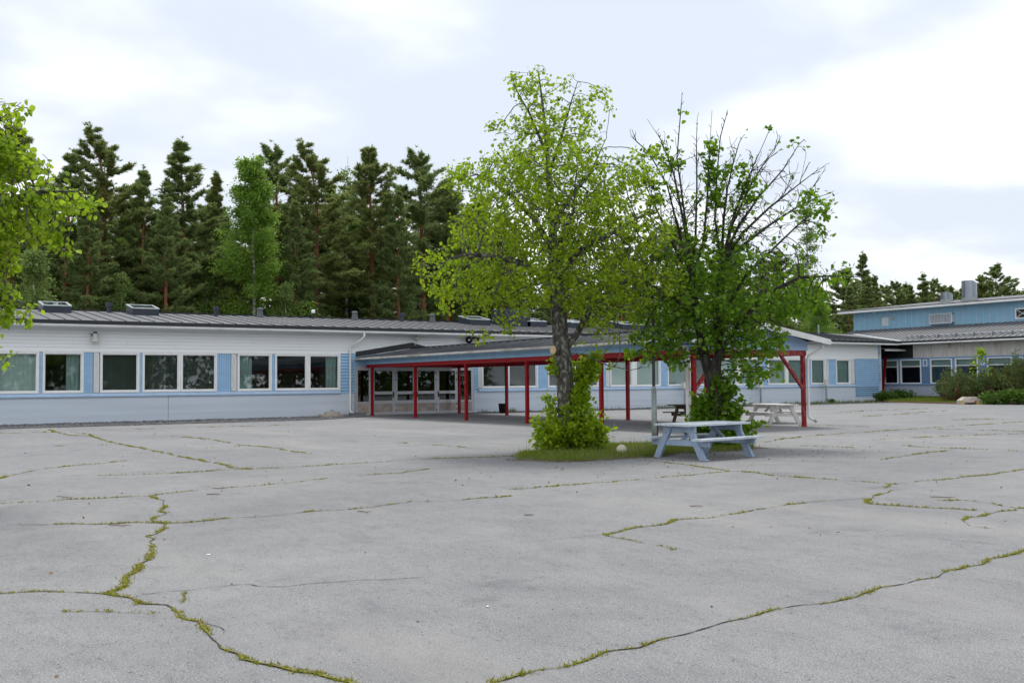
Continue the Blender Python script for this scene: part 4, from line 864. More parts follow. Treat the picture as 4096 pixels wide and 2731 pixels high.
# ------------------------------------------------------------------ canopy
canopy = thing('walkway_canopy', 'roofed walkway canopy on red steel posts leading from the entrance', 'canopy', (19, -12, 0))
KX0, KX1, KY0, KSP = 16.4, 21.35, -.6, 4.5
KYE = KY0-5*KSP
def canopy_build():
    zb0, zb1 = 2.35, 2.51; pw = .118
    for i in range(6):
        y = KY0-i*KSP
        for x, end in ((KX0, i == 5), (KX1, i == 5)):
            worn = (i == 5 and x == KX1)
            MB().box(x-pw/2, x+pw/2, y-pw/2, y+pw/2, -.01, zb0).build('post', 'red_worn' if worn else 'red_paint', canopy)
            MB().box(x-.1, x+.1, y-.1, y+.1, .0, .012).build('base_plate', 'red_paint', canopy)
    for x in (KX0, KX1): MB().box(x-.07, x+.07, KYE-.09, -.06, zb0, zb1).build('beam', 'red_paint', canopy)
    MB().box(KX0+.071, KX1-.071, KYE-.09, KYE+.05, zb0, zb1).build('beam', 'red_worn', canopy)
    for i in range(5):
        y = KY0-i*KSP; MB().box(KX0+.071, KX1-.071, y-.05, y+.05, zb0+.03, zb1).build('cross_beam', 'red_paint', canopy)
    for x, s in ((KX0, 1), (KX1, -1)): MB().bar((x+s*.05, KYE, 1.28), (x+s*1.08, KYE, zb0+.02), .09, .09, (0, 1, 0)).build('brace', 'red_worn', canopy)
    # roof: ridge along Y
    xm = (KX0+KX1)/2; ze, zr = 2.85, 3.31; ex0, ex1 = KX0-.62, KX1+.62; yf, yb = KYE-.62, -.02
    sl = (zr-ze)/(xm-ex0); rz_ = lambda x: zr-sl*abs(x-xm)
    w = .6; n = int((yb-yf)/w); w = (yb-yf)/n
    for i in range(n):
        a, b = yf+i*w+.004, yf+(i+1)*w-.004
        for xe in (ex0, ex1):
            # each sheet tilts a hair so that its lap shows at the eave
            pts = [(xe, a, ze-.01), (xm, a, zr-.01), (xm, b, zr-.01), (xe, b, ze-.01), (xe, a, ze+.045), (xm, a, zr+.045), (xm, b, zr+.02), (xe, b, ze+.015)]
            if xe == ex1: pts = [pts[k] for k in (1, 0, 3, 2, 5, 4, 7, 6)]
            MB().hexa(pts).build('roof_panel', 'canopy_roof', canopy)
    MB().box(xm-.1, xm+.1, yf, yb, zr+.046, zr+.075).build('ridge_cap', 'roof_dark', canopy)
    # dark flashing against the school wall
    MB().poly([(ex0, -.05, ze+.05), (xm, -.05, zr+.06), (ex1, -.05, ze+.05), (ex1, -.05, ze+.1), (xm, -.05, zr+.34), (ex0, -.05, ze+.30)], .04, (0, 1, 0)).build('wall_flashing', 'roof_dark', canopy)
    # eave boards, gutters
    for x, s in ((KX0, -1), (KX1, 1)):
        xo = x+s*.085
        for k in range(2): MB().box(min(xo, xo-s*.05), max(xo, xo-s*.05), KYE-.1, -.06, zb1+.004+k*.14, zb1+.138+k*.14).build('fascia_board', 'canopy_blue', canopy)
        xe = x+s*.58
        MB().box(min(x+s*.09, xe), max(x+s*.09, xe), yf+.05, yb-.02, ze-.06, ze-.035).build('soffit_board', 'soffit', canopy)
        MB().box(xe-.015, xe+.015, yf, yb, ze-.10, ze-.008).build('eave_board', 'gutter_worn', canopy)
        g = MB(); g.smooth = True; prof = [(.0, .0), (.02, -.07), (.07, -.09), (.12, -.06), (.125, 0)]
        for y in (yf-.02, yb-.03):
            for dx, z in prof: g.v.append((xe+s*(.015+dx), y, ze-.03+z))
        k = len(prof); g.f = [(i, i+1, k+i+1, k+i) for i in range(k-1)]+[tuple(range(k)), tuple(range(2*k-1, k-1, -1))]
        g.build('gutter', 'gutter_worn', canopy)
    MB().box(KX0+.08, KX1-.08, KYE+.06, -.1, zb1+.005, zb1+.03).build('ceiling', 'soffit', canopy)
    # gable end: lapped blue boards, white barge boards
    z = zb1+.006
    zmax = rz_(xm)-.06
    while z < zmax-.05:
        z2 = min(z+.15, zmax)
        def half(zz): return max(0.05, (zr-.06-zz)/sl) if zz > ze else (xm-KX0)+.1
        h0, h1 = min(half(z), (xm-KX0)+.1), min(half(z2), (xm-KX0)+.1)
        y = KYE-.1
        MB().hexa([(xm-h0, y-.03, z), (xm+h0, y-.03, z), (xm+h0, y+.03, z), (xm-h0, y+.03, z), (xm-h1, y-.016, z2-.004), (xm+h1, y-.016, z2-.004), (xm+h1, y+.03, z2-.004), (xm-h1, y+.03, z2-.004)]).build('gable_board', 'gable_blue', canopy); z = z2
    for xe in (ex0-.02, ex1+.02):
        s = 1 if xe > xm else -1
        MB().hexa([(xm, yf-.03, zr-.17), (xe, yf-.03, ze-.16), (xe, yf-.002, ze-.16), (xm, yf-.002, zr-.17), (xm, yf-.03, zr+.03), (xe, yf-.03, ze+.02), (xe, yf-.002, ze+.02), (xm, yf-.002, zr+.03)] if s > 0 else
                  [(xe, yf-.03, ze-.16), (xm, yf-.03, zr-.17), (xm, yf-.002, zr-.17), (xe, yf-.002, ze-.16), (xe, yf-.03, ze+.02), (xm, yf-.03, zr+.03), (xm, yf-.002, zr+.03), (xe, yf-.002, ze+.02)]).build('barge_board', 'gutter_white', canopy)
        MB().hexa([(xm, yf, zr-.05), (xe, yf, ze-.05), (xe, KYE-.13, ze-.05), (xm, KYE-.13, zr-.05), (xm, yf, zr-.02), (xe, yf, ze-.02), (xe, KYE-.13, ze-.02), (xm, KYE-.13, zr-.02)]).build('gable_soffit', 'soffit', canopy)
    # downpipes at the yard end
    m = MB(); m.smooth = True; x = KX1+.1; y = KYE-.12
    m.tube([(ex1-.03, y-.2, 2.78), (ex1-.03, y-.2, 2.66), (ex1-.06, y-.17, 2.56), (x+.06, y-.01, 2.34), (x+.02, y, 2.24), (x, y, 2.1), (x, y, .36), (x+.04, y-.04, .27), (x+.12, y-.12, .22)], .048, 10).build('downpipe', 'gutter_white', canopy)
    m = MB().tube([(x+.115, y-.115, .23), (x+.19, y-.17, .17)], [.052, .06], 10).build('downpipe_shoe', 'galvanised', canopy)
    m = MB(); m.smooth = False; x = KX0-.16; y = KYE+.08
    m.box(x-.05, x+.05, y-.05, y+.05, .12, 2.5).build('downpipe', 'gutter_worn', canopy)
    MB().tube([(x, y, 2.5), (x-.2, y, 2.62), (ex0-.02, y, 2.74)], .05, 8).build('downpipe_elbow', 'gutter_worn', canopy)
    for z in (.7, 1.6, 2.3): MB().box(x-.06, KX0-.06, y-.055, y+.0, z, z+.03).build('pipe_clip', 'gutter_worn', canopy)
    for i in range(5):      # ceiling lamps
        y = KY0-(i+.5)*KSP; MB().box(xm-.1, xm+.1, y-.6, y+.6, zb1-.06, zb1+.004).build('ceiling_lamp', 'hatch_white', canopy)
canopy_build()

# ------------------------------------------------------------------ wall fittings and yard things
def fittings():
    def horn(px, py, lab, kind):
        p = at_y(px, py, -.18); o = thing('loudspeaker', lab, 'loudspeaker', (p[0], -.04, p[2]), group='loudspeakers on the school wall')
        x, z = p[0], p[2]
        if kind == 'down':
            m = MB(); m.smooth = True; m.lathe([(.085, .17), (.105, .12), (.115, 0), (.14, -.1), (.175, -.17), (.19, -.20), (.165, -.195), (.10, -.05), (.0, .0)], (x, -.26, z), 20).build('horn', 'horn_grey', o)
            MB().lathe([(0, .235), (.08, .23), (.088, .17)], (x, -.26, z), 20).build('driver', 'black_plastic', o)
            MB().box(x-.12, x-.10, -.28, -.03, z+.08, z+.14).box(x+.10, x+.12, -.28, -.03, z+.08, z+.14).box(x-.12, x+.12, -.05, -.03, z+.05, z+.17).build('bracket', 'pole_grey', o)
        else:
            a = Vector((-.55, -1, -.12)).normalized() if kind == 'left' else Vector((.9, -.55, -.35)).normalized()
            c = Vector((x, -.35, z)); m = MB(); m.smooth = True
            m.tube([c-a*.22, c-a*.1, c+a*.02, c+a*.12, c+a*.16], [.07, .075, .10, .16, .19], 18).build('horn', 'black_plastic', o)
            MB().tube([c+a*.161, c+a*.165], [.05, .02], 10).build('driver', 'beige_plastic', o)
            MB().tube([c-a*.1, (x, -.12, z), (x, -.03, z)], .025, 8).build('bracket', 'pole_grey', o)
    horn(379, 1349, 'pale grey horn loudspeaker pointing down on white siding at left', 'down')
    horn(1869, 1359, 'round black horn loudspeaker facing the yard above the canopy', 'left')
    horn(1898, 1356, 'black horn loudspeaker turned sideways to the right above the canopy', 'right')
    p = at_y(1664, 1352, -.2); o = thing('globe_lamp', 'grey globe wall lamp on white siding above the canopy ridge', 'lamp', (p[0], -.04, p[2]))
    m = MB(); m.smooth = True; m.lathe([(.135*math.sin(R(a)), .135*math.cos(R(a))) for a in range(0, 181, 20)], (p[0], -.24, p[2]), 16).build('globe', 'horn_grey', o)
    MB().tube([(p[0], -.24, p[2]-.12), (p[0], -.2, p[2]-.3), (p[0], -.04, p[2]-.36)], .03, 8).build('arm', 'horn_grey', o)
    for px, py, lab in ((2738, 1541, 'beige socket box on a thin post by the wall behind the forked tree'), (3042, 1539, 'beige socket box on a post above the white picnic table'), (3304, 1531, 'beige socket box on a post near the right wall corner')):
        p = at_y(px, py, -.5); o = thing('socket_post', lab, 'socket post', (p[0], -.5, 0), group='socket posts along the wall')
        MB().box(p[0]-.16, p[0]+.16, -.6, -.4, p[2]-.18, p[2]+.16).build('socket_box', 'beige_plastic', o); MB().box(p[0]-.18, p[0]+.18, -.62, -.39, p[2]+.16, p[2]+.2).build('box_lid', 'horn_grey', o)
        MB().box(p[0]-.05, p[0]+.05, -.545, -.46, -.02, p[2]-.18).build('post', 'galvanised', o)
    # well cover of two stacked concrete rings
    p = at_z(1328, 1667); o = thing('well_cover', 'low round concrete well cover with iron lift handle by the wall', 'well cover', (p[0], p[1], 0))
    c = (p[0], p[1], 0)
    MB().lathe([(.66, 0), (.67, .10), (.64, .13), (0, .13)], c, 28).build('ring', 'concrete', o)
    MB().lathe([(.37, .13), (.37, .22), (.34, .25), (0, .25)], c, 24).build('lid', 'concrete', o)
    MB().tube([(c[0]-.07, c[1], .25), (c[0]-.07, c[1], .32), (c[0]+.07, c[1], .32), (c[0]+.07, c[1], .25)], .012, 6).build('lift_handle', 'dark_metal', o)
    p = at_z(2012, 1652); o = thing('bucket', 'black plastic bucket standing by the wall right of the entrance', 'bucket', (p[0], p[1], 0))
    m = MB(); m.smooth = True; m.lathe([(0, .01), (.19, .01), (.23, .47), (.245, .47), (.245, .5), (.22, .5), (.17, .06), (0, .05)], (p[0], p[1], 0), 22).build('tub', 'black_plastic', o)
    MB().tube([(p[0]-.24, p[1], .44)]+[(p[0]-.24*math.cos(R(a)), p[1]-.25*math.sin(R(a)), .44-.12*math.sin(R(a))) for a in range(20, 180, 20)]+[(p[0]+.24, p[1], .44)], .008, 5).build('bail', 'dark_metal', o)
    # rain drain box under the downpipe
    o = thing('drain_box', 'grey metal drain box under the white downpipe beside the doors', 'drain', (15.6, -.5, 0))
    MB().hexa([(15.35, -.75, 0), (15.95, -.75, 0), (15.95, -.2, 0), (15.35, -.2, 0), (15.28, -.82, .14), (16.02, -.82, .14), (16.02, -.18, .14), (15.28, -.18, .14)]).build('box', 'galvanised', o)
    MB().box(15.35, 15.95, -.75, -.22, .142, .15).build('grate', 'dark_metal', o)
    # ball
    p = at_z(2487, 1821); r = .105; o = thing('ball', 'dirty white ribbed ball lying in the grass beside the lamp post', 'ball', (p[0], p[1], 0))
    m = MB(); m.smooth = True; n = 36
    for i in range(13):
        ph = math.pi*i/12
        for k in range(n):
            t = 2*math.pi*k/n; rr = r*(1-.035*(k % 6 == 0)); m.v.append((p[0]+rr*math.sin(ph)*math.cos(t), p[1]+rr*math.sin(ph)*math.sin(t), r+.02+rr*math.cos(ph)))
    m.f = [(i*n+k, (i+1)*n+k, (i+1)*n+(k+1) % n, i*n+(k+1) % n) for i in range(12) for k in range(n)]
    m.build('shell', 'ball', o)
    # lamp post
    p = at_z(2619, 1793); x, y = p[0], p[1]
    o = thing('lamp_post', 'grey galvanised lamp post rising into the trees behind the blue table', 'lamp post', (x, y, 0))
    m = MB(); m.smooth = True; lx, ly = -SIDE[0]*.02, -SIDE[1]*.02
    m.tube([(x, y, -.05), (x, y, 1.36)], .062, 16).build('lower_tube', 'galvanised', o)
    MB().tube([(x, y, 1.36), (x, y, 1.42)], [.062, .036], 16, cap=False).build('collar', 'galvanised', o)
    m = MB(); m.smooth = True; m.tube([(x, y, 1.42), (x, y, 4.5)], .036, 12).build('upper_tube', 'pole_grey', o)
    hd = MB(); hd.smooth = True; hd.lathe([(.04, 4.48), (.09, 4.52), (.13, 4.62), (.13, 4.74), (.19, 4.76), (.10, 4.84), (0, 4.86)], (x, y, 0), 16).build('lamp_head', 'pole_grey', o)
    MB().box(x+.055, x+.085, y-.03, y+.0, .2, .62).build('cable_cover', 'dark_metal', o)
    # concrete traffic block with paint remnants
    p = at_z(3878, 1617); bx, by = p[0], p[1]; o = thing('concrete_block', 'trapezoid concrete block with red and yellow paint remnants by the shrubs', 'concrete block', (bx, by, 0), THETA*-1)
    L_, W_, Ht = .63, .36, .46
    def loc(a, b, c): return (bx+SIDE[0]*a+DEEP[0]*b, by+SIDE[1]*a+DEEP[1]*b, c)
    prof = [(-L_, 0), (-L_*.75, 0), (-L_*.72, .12), (L_*.42, .12), (L_*.45, 0), (L_, 0), (L_, .24), (L_*.55, Ht), (-L_*.55, Ht), (-L_, .24)]
    m = MB().poly([loc(a, -W_ + (.12 if c > .3 else 0), c) for a, c in prof]); b = len(m.v)
    m.v += [loc(a, W_ - (.12 if c > .3 else 0), c) for a, c in prof]; n = len(prof); m.f.append(tuple(range(b+n-1, b-1, -1)))
    for i in range(n): j = (i+1) % n; m.f.append((i, b+i, b+j, j))
    m.build('block', 'concrete', o)
    MB().poly([loc(a, -W_-.004, c) for a, c in ((L_*.22, .13), (L_*.40, .13), (L_*.42, .24), (L_*.24, .24))]).build('red_mark', 'sticker_red', o)
    MB().poly([loc(a, -W_-.004, c) for a, c in ((L_*.47, .03), (L_*.98, .03), (L_*.98, .12), (L_*.47, .2))]).build('yellow_mark', 'sticker_yellow', o)
    MB().poly([loc(a, -W_-.004, c) for a, c in ((-L_*.99, .02), (-L_*.78, .02), (-L_*.86, .23), (-L_*.99, .23))]).build('yellow_mark', 'sticker_yellow', o)
fittings()

def picnic(loc, ang, lab, m_frame, m_top, L_=1.95, H_=.69, HB=.415, XF=.69):
    o = thing('picnic_table', lab, 'picnic table', (loc[0], loc[1], 0), ang, 'picnic tables in the yard')
    WMo = WM[o.name]
    def put_(mb, name, mt): o2 = bpy.data.objects.new(name, mb.mesh(name, mt)); COL.objects.link(o2); o2.parent = o; WM[o2.name] = WMo; return o2
    r = random.Random(int(abs(loc[0])*100))
    for k in range(5):
        y = -.36+k*.18; e = r.uniform(-.012, .012); dz = r.uniform(-.003, .003)
        put_(MB().box(-L_/2+e, L_/2+e, y-.083, y+.083, H_-.04+dz, H_+dz), 'top_plank', m_top)
    for s in (-1, 1):
        for k in range(2):
            y = s*(.60+k*.135); e = r.uniform(-.01, .01); put_(MB().box(-L_/2+e, L_/2+e, y-.062, y+.062, HB-.038, HB), 'bench_plank', m_top)
    for x in (-XF, XF):
        sx = 1 if x > 0 else -1
        put_(MB().box(x-.022, x+.022, -.41, .41, H_-.165, H_-.045), 'top_rail', m_frame)
        put_(MB().box(x-.022-sx*.0, x+.022, -.74, .74, HB-.155, HB-.042), 'bench_rail', m_frame)
        for s in (-1, 1):
            put_(MB().hexa([(x+.024*sx-.02, s*.60-.078, 0), (x+.024*sx+.042, s*.60-.078, 0), (x+.024*sx+.042, s*.60+.078, 0), (x+.024*sx-.02, s*.60+.078, 0),
                            (x+.024*sx-.02, s*.24-.078, H_-.046), (x+.024*sx+.042, s*.24-.078, H_-.046), (x+.024*sx+.042, s*.24+.078, H_-.046), (x+.024*sx-.02, s*.24+.078, H_-.046)]), 'leg', m_frame)
        put_(MB().bar((x-sx*.03, 0, HB-.09), (x-sx*.42, 0, H_-.06), .045, .09, (0, 1, 0)), 'brace', m_frame)
    return o
picnic((9.27, -30.80), R(5), 'pale blue painted picnic table with peeling top on asphalt in front', 'table_blue', 'table_top', 1.9)
picnic((21.05, -18.45), R(-14), 'dark brown weathered picnic table under the canopy behind the forked tree', 'table_brown', 'table_brown', 2.1)
picnic((22.95, -20.35), R(-108), 'white painted picnic table by the worn canopy end post', 'table_white', 'table_white', 2.0)

# ------------------------------------------------------------------ trees
def colonise(start, attract, seg, infl, kill, iters, rng, bias=(0, 0, .0), jitter=.12, inertia=.45):
    """space colonisation; start = list of (point, parent index); returns nodes and parents"""
    P = [np.array(p, float) for p, _ in start]; par = [q for _, q in start]
    A = attract.copy(); pts = np.array(P)
    D = np.linalg.norm(A[:, None]-pts[None], axis=2); near = D.argmin(1); dm = D.min(1)
    bias = np.array(bias, float); kids = {}; pd = np.zeros((len(pts), 3))
    for i, q in enumerate(par):
        if q >= 0: pd[i] = unit(pts[i]-pts[q])
    for it in range(iters):
        act = dm < infl
        if not act.any(): break
        v = unit(A[act]-pts[near[act]]); acc = np.zeros((len(pts), 3)); np.add.at(acc, near[act], v)
        ix = np.unique(near[act]); dirs = unit(unit(acc[ix])+inertia*pd[ix]+bias+rng.normal(0, jitter, (len(ix), 3)))
        new = pts[ix]+dirs*seg; keep = []
        for k, i in enumerate(ix):
            c = kids.get(i, 0)
            if c < 4: keep.append(k); kids[i] = c+1
        if not keep: break
        new = new[keep]; ix = ix[keep]; pd = np.concatenate([pd, dirs[keep]]); base = len(pts); pts = np.concatenate([pts, new]); par += list(ix)
        D = np.linalg.norm(A[:, None]-new[None], axis=2); m = D.min(1); am = D.argmin(1); b = m < dm
        near[b] = base+am[b]; dm[b] = m[b]
        alive = dm > kill; A = A[alive]; near = near[alive]; dm = dm[alive]
        if not len(A): break
    return pts, np.array(par)
def radii(par, tip, ex):
    n = len(par); r = np.zeros(n); acc = np.zeros(n)
    for i in range(n-1, -1, -1):
        r[i] = tip if acc[i] == 0 else acc[i]**(1/ex)
        if par[i] >= 0: acc[par[i]] += r[i]**ex
    return r
def branch_mesh(pts, par, r, name, m, nside=6, rmax=None):
    i = np.where(par >= 0)[0]; a, b = pts[par[i]], pts[i]
    ra = np.minimum(r[par[i]], r[i]*1.35); rb = r[i]
    d = unit(b-a); ref = np.where(np.abs(d[:, 2:3]) < .9, np.array([[0, 0, 1.]]), np.array([[1., 0, 0]]))
    u = unit(np.cross(d, ref)); w = np.cross(d, u); V = []; t = np.arange(nside)*2*math.pi/nside
    for c, rr in ((a, ra), (b, rb)):
        V.append(c[:, None]+(u[:, None]*np.cos(t)[None, :, None]+w[:, None]*np.sin(t)[None, :, None])*rr[:, None, None])
    V = np.concatenate(V, 1).reshape(-1, 3); k = np.arange(nside)
    F = np.stack([k, (k+1) % nside, (k+1) % nside+nside, k+nside], 1)[None]+(2*nside*np.arange(len(i)))[:, None, None]
    return mesh_np(name, V, F.reshape(-1, 4), m, True)
LEAF = np.array([(0, 0, 0), (-.42, .28, .06), (-.36, .68, .07), (0, 1.05, -.06), (.36, .68, .07), (.42, .28, .06)])
def tip_steps(par):
    d = np.zeros(len(par), int)
    h = np.zeros(len(par), bool); h[par[par >= 0]] = True
    for i in range(len(par)-1, -1, -1):
        if par[i] >= 0: d[par[i]] = max(d[par[i]], d[i]+1)
    return d
def leaf_mesh(P, dirs, size, name, m, rng, droop=.5):
    N = len(P); d = unit(dirs+rng.normal(0, .55, (N, 3))+np.array([0, 0, -droop])); nrm = unit(rng.normal(0, .6, (N, 3))+np.array([0, 0, .8]))
    x = unit(np.cross(d, nrm)); z = np.cross(x, d); s = size*(.65+.6*rng.random(N))
    V = P[:, None]+(x[:, None]*LEAF[None, :, 0:1]+d[:, None]*LEAF[None, :, 1:2]+z[:, None]*LEAF[None, :, 2:3])*s[:, None, None]
    F = np.array([[0, 3, 2, 1], [0, 5, 4, 3]])[None]+6*np.arange(N)[:, None, None]
    return mesh_np(name, V.reshape(-1, 3), F.reshape(-1, 4), m)
def ell_points(ells, n, rng, origin):
    """points in a union of ellipsoids given as (side, up, deep, rs, ru, rd, weight) about origin"""
    w = np.array([e[6]*e[3]*e[4]*e[5] for e in ells]); c = rng.choice(len(ells), n, p=w/w.sum()); E_ = np.array(ells)[c]
    q = unit(rng.normal(0, 1, (n, 3)))*rng.random((n, 1))**(1/2.4); q *= E_[:, 3:6]; q += E_[:, 0:3]
    return origin+q[:, 0:1]*SIDE+q[:, 2:3]*DEEP+q[:, 1:2]*np.array([0, 0, 1.])
def loc3(origin, s, u, d=0.): return origin+SIDE*s+DEEP*d+np.array([0, 0, u])

def chain(pts):
    return [np.array(p, float) for p in pts]
def densify(P, step):
    out = [P[0]]
    for a, b in zip(P, P[1:]):
        n = max(1, int(np.linalg.norm(b-a)/step))
        for k in range(1, n+1): out.append(a+(b-a)*k/n)
    return out

def linden_a():
    rng = np.random.default_rng(21); base = at_z(2275, 1806); base[2] = 0; s = 178.   # px per metre at this tree
    px = lambda x, y: ((x-2275)/s, (1806-y)/s)
    o = thing('linden_tree', 'large linden in fresh yellow green leaf with lichened trunk on grass island', 'tree', tuple(base), group='lindens in the yard')
    tr = [(2275, 1815), (2268, 1650), (2262, 1500), (2250, 1380), (2240, 1230), (2228, 1080), (2222, 950), (2212, 740), (2200, 560), (2185, 400), (2172, 290)]
    main = densify(chain([loc3(base, *px(*t), .02*i) for i, t in enumerate(tr)]), .17)
    start = [(p, i-1) for i, p in enumerate(main)]
    def limb(k, pts_, d):
        idx = k; last = main[k]
        for j, t in enumerate(densify(chain([main[k]]+[loc3(base, *px(*q), dd) for q, dd in zip(pts_, d)]), .17)[1:]):
            start.append((t, idx)); idx = len(start)-1
    zof = lambda y: int(np.argmin([abs(p[2]-(1806-y)/s) for p in main]))
    limb(zof(1440), [(2310, 1350), (2350, 1280), (2400, 1190), (2450, 1100)], (.1, .15, .3, .5))
    limb(zof(1430), [(2330, 1425), (2420, 1470), (2500, 1492), (2560, 1480), (2600, 1455)], (-.2, -.5, -.8, -1.0, -1.1))
    limb(zof(1150), [(2130, 1080), (2020, 1050), (1900, 1040)], (-.2, -.4, -.6))
    limb(zof(1120), [(2330, 1020), (2450, 960), (2560, 900)], (-.4, -.6, -.7))
    limb(zof(1000), [(2150, 880), (2060, 780), (1960, 700)], (.3, .5, .7))
    limb(zof(1060), [(2250, 980), (2290, 900)], (-.6, -1.1))
    limb(zof(900), [(2290, 800), (2380, 690), (2440, 560)], (.3, .5, .6))
    limb(zof(700), [(2260, 560), (2300, 420), (2330, 330)], (.2, .2, .2))
    limb(zof(620), [(2130, 470), (2080, 380), (2060, 310)], (-.2, -.2, -.2))
    def E(x, y, rx, ry, rd, w=1., d=0.): a, b = px(x, y); return (a, b, d, rx/s, ry/s, rd, w)
    ells = [E(2190, 380, 130, 125, .7), E(2090, 350, 50, 60, .3, 1.2), E(2400, 430, 95, 95, .5, 1.1), E(2230, 560, 200, 130, 1.2), E(2040, 520, 80, 55, .4, 1.1), E(2200, 740, 330, 150, 1.9), E(1890, 720, 105, 85, .6, 1.3), E(1990, 720, 170, 90, .9), E(2540, 700, 130, 100, .9), E(2460, 810, 210, 130, 1.3),
            E(2200, 930, 400, 150, 2.2), E(1990, 1000, 170, 70, 1.), E(1800, 1090, 140, 95, .9, 1.15), E(1950, 1130, 230, 110, 1.5), E(2200, 1120, 330, 130, 2.1), E(2500, 1000, 230, 170, 1.6), E(2560, 1160, 190, 110, 1.2), E(2420, 1240, 190, 90, 1.2), E(1860, 1200, 120, 70, .7, .9), E(2030, 1250, 90, 80, .6, .7),
            E(1960, 1350, 85, 45, .4, .9), E(2060, 1290, 60, 60, .4, .8), E(2440, 1330, 120, 60, .7, .5), E(2370, 1450, 90, 70, .5, .6), E(2600, 1430, 60, 40, .4, .7)]
    A = ell_points(ells, 6400, rng, base)
    pts, par = colonise(start, A, .13, 1.4, .12, 110, rng, (0, 0, .06), .16)
    r = radii(par, .0042, 2.0); nm = len(main); r = np.maximum(r, 0)
    zc = pts[:, 2]; r[:nm] = np.maximum(r[:nm], np.interp(zc[:nm], [0, .25, 1, 2.2, 3.5, 5.5, 8.6], [.24, .195, .175, .16, .12, .075, .012]))
    put_child(o, 'trunk', branch_mesh(pts, par, r, 'trunk', 'bark', 8), base)
    ts = tip_steps(par); thin = np.where((ts <= 1) & (np.arange(len(r)) > nm))[0]
    hz = pts[thin, 2]; q = pts[thin]; clump = np.sin(q[:, 0]*3.1+1)*np.sin(q[:, 1]*3.4)*np.sin(q[:, 2]*3.7+.5)
    per = np.where(ts[thin] == 0, 8.8, 5.2)*np.clip(1+clump*1.3, .22, 1.7); cnt = rng.poisson(per); ii = np.repeat(thin, cnt)
    d = unit(pts[ii]-pts[par[ii]]); P = pts[ii]-d*rng.random((len(ii), 1))*.12+rng.normal(0, .06, (len(ii), 3))
    put_child(o, 'crown', leaf_mesh(P, d, .076, 'crown', 'linden_leaf', rng), base)
    # sucker shoots round the foot
    shoots(o, base, 'linden_leaf', [(0, .5, 0, .92, .40, .8), (-.25, .32, -.1, .75, .28, .6), (.3, .4, -.1, .7, .3, .6), (.35, .75, -.1, .55, .5, .5), (.28, 1.45, -.15, .42, .6, .35), (.45, 1.9, -.1, .30, .35, .3), (-.38, 1.05, 0, .16, .4, .2), (-.25, 1.75, -.1, .28, .15, .2), (-.45, 1.95, -.1, .25, .14, .2)], 4200, 52, .09, rng)
    # sawn limb
    c = loc3(base, *px(2217, 1408), -.14); c2 = loc3(base, *px(2240, 1408), -.02)
    q = MB().tube([tuple(c2), tuple(c)], [.12, .10], 14).build('limb_stub', 'bark', o); v = unit(c-c2); MB().tube([tuple(c), tuple(c+v*.006)], [.094, .094], 14).build('cut_face', 'cut_wood', q)
def put_child(o, name, me, base):
    me.transform(Matrix.Translation([-float(v) for v in base])); c = bpy.data.objects.new(name, me); COL.objects.link(c); c.parent = o; WM[c.name] = WM[o.name]; return c
def shoots(o, base, mt, ells, nl, ns, size, rng, stem_m='bark_dark'):
    E_ = [e+(1.,) for e in ells]; st = MB(); P, D = [], []; ns = ns*4; per = nl*2//ns+1
    for t in ell_points(E_, ns, rng, base):
        if t[2] < .12: continue
        f = base+(t-base)*np.array([.22, .22, 0]); 
        if t[2] > 1.1: f = base+(t-base)*np.array([.35, .35, 0])+np.array([0, 0, t[2]-rng.uniform(.3, .7)])
        mid = f+(t-f)*np.array([.4, .4, .6])+rng.normal(0, .04, 3); st.tube([tuple(f), tuple(mid), tuple(t)], [.010, .007, .003], 5, False)
        for q in .35+.7*rng.random(per):
            p = (f+(mid-f)*q*2 if q < .5 else mid+(t-mid)*(q-.5)*2)+rng.normal(0, .05, 3); P.append(p); D.append(t-f)
    put_child(o, 'shoot_stems', st.mesh('shoot_stems', stem_m), base)
    P = np.array(P); k = P[:, 2] > .04
    put_child(o, 'basal_shoots', leaf_mesh(P[k], unit(np.array(D)[k]), size, 'basal_shoots', mt, rng), base)
linden_a()

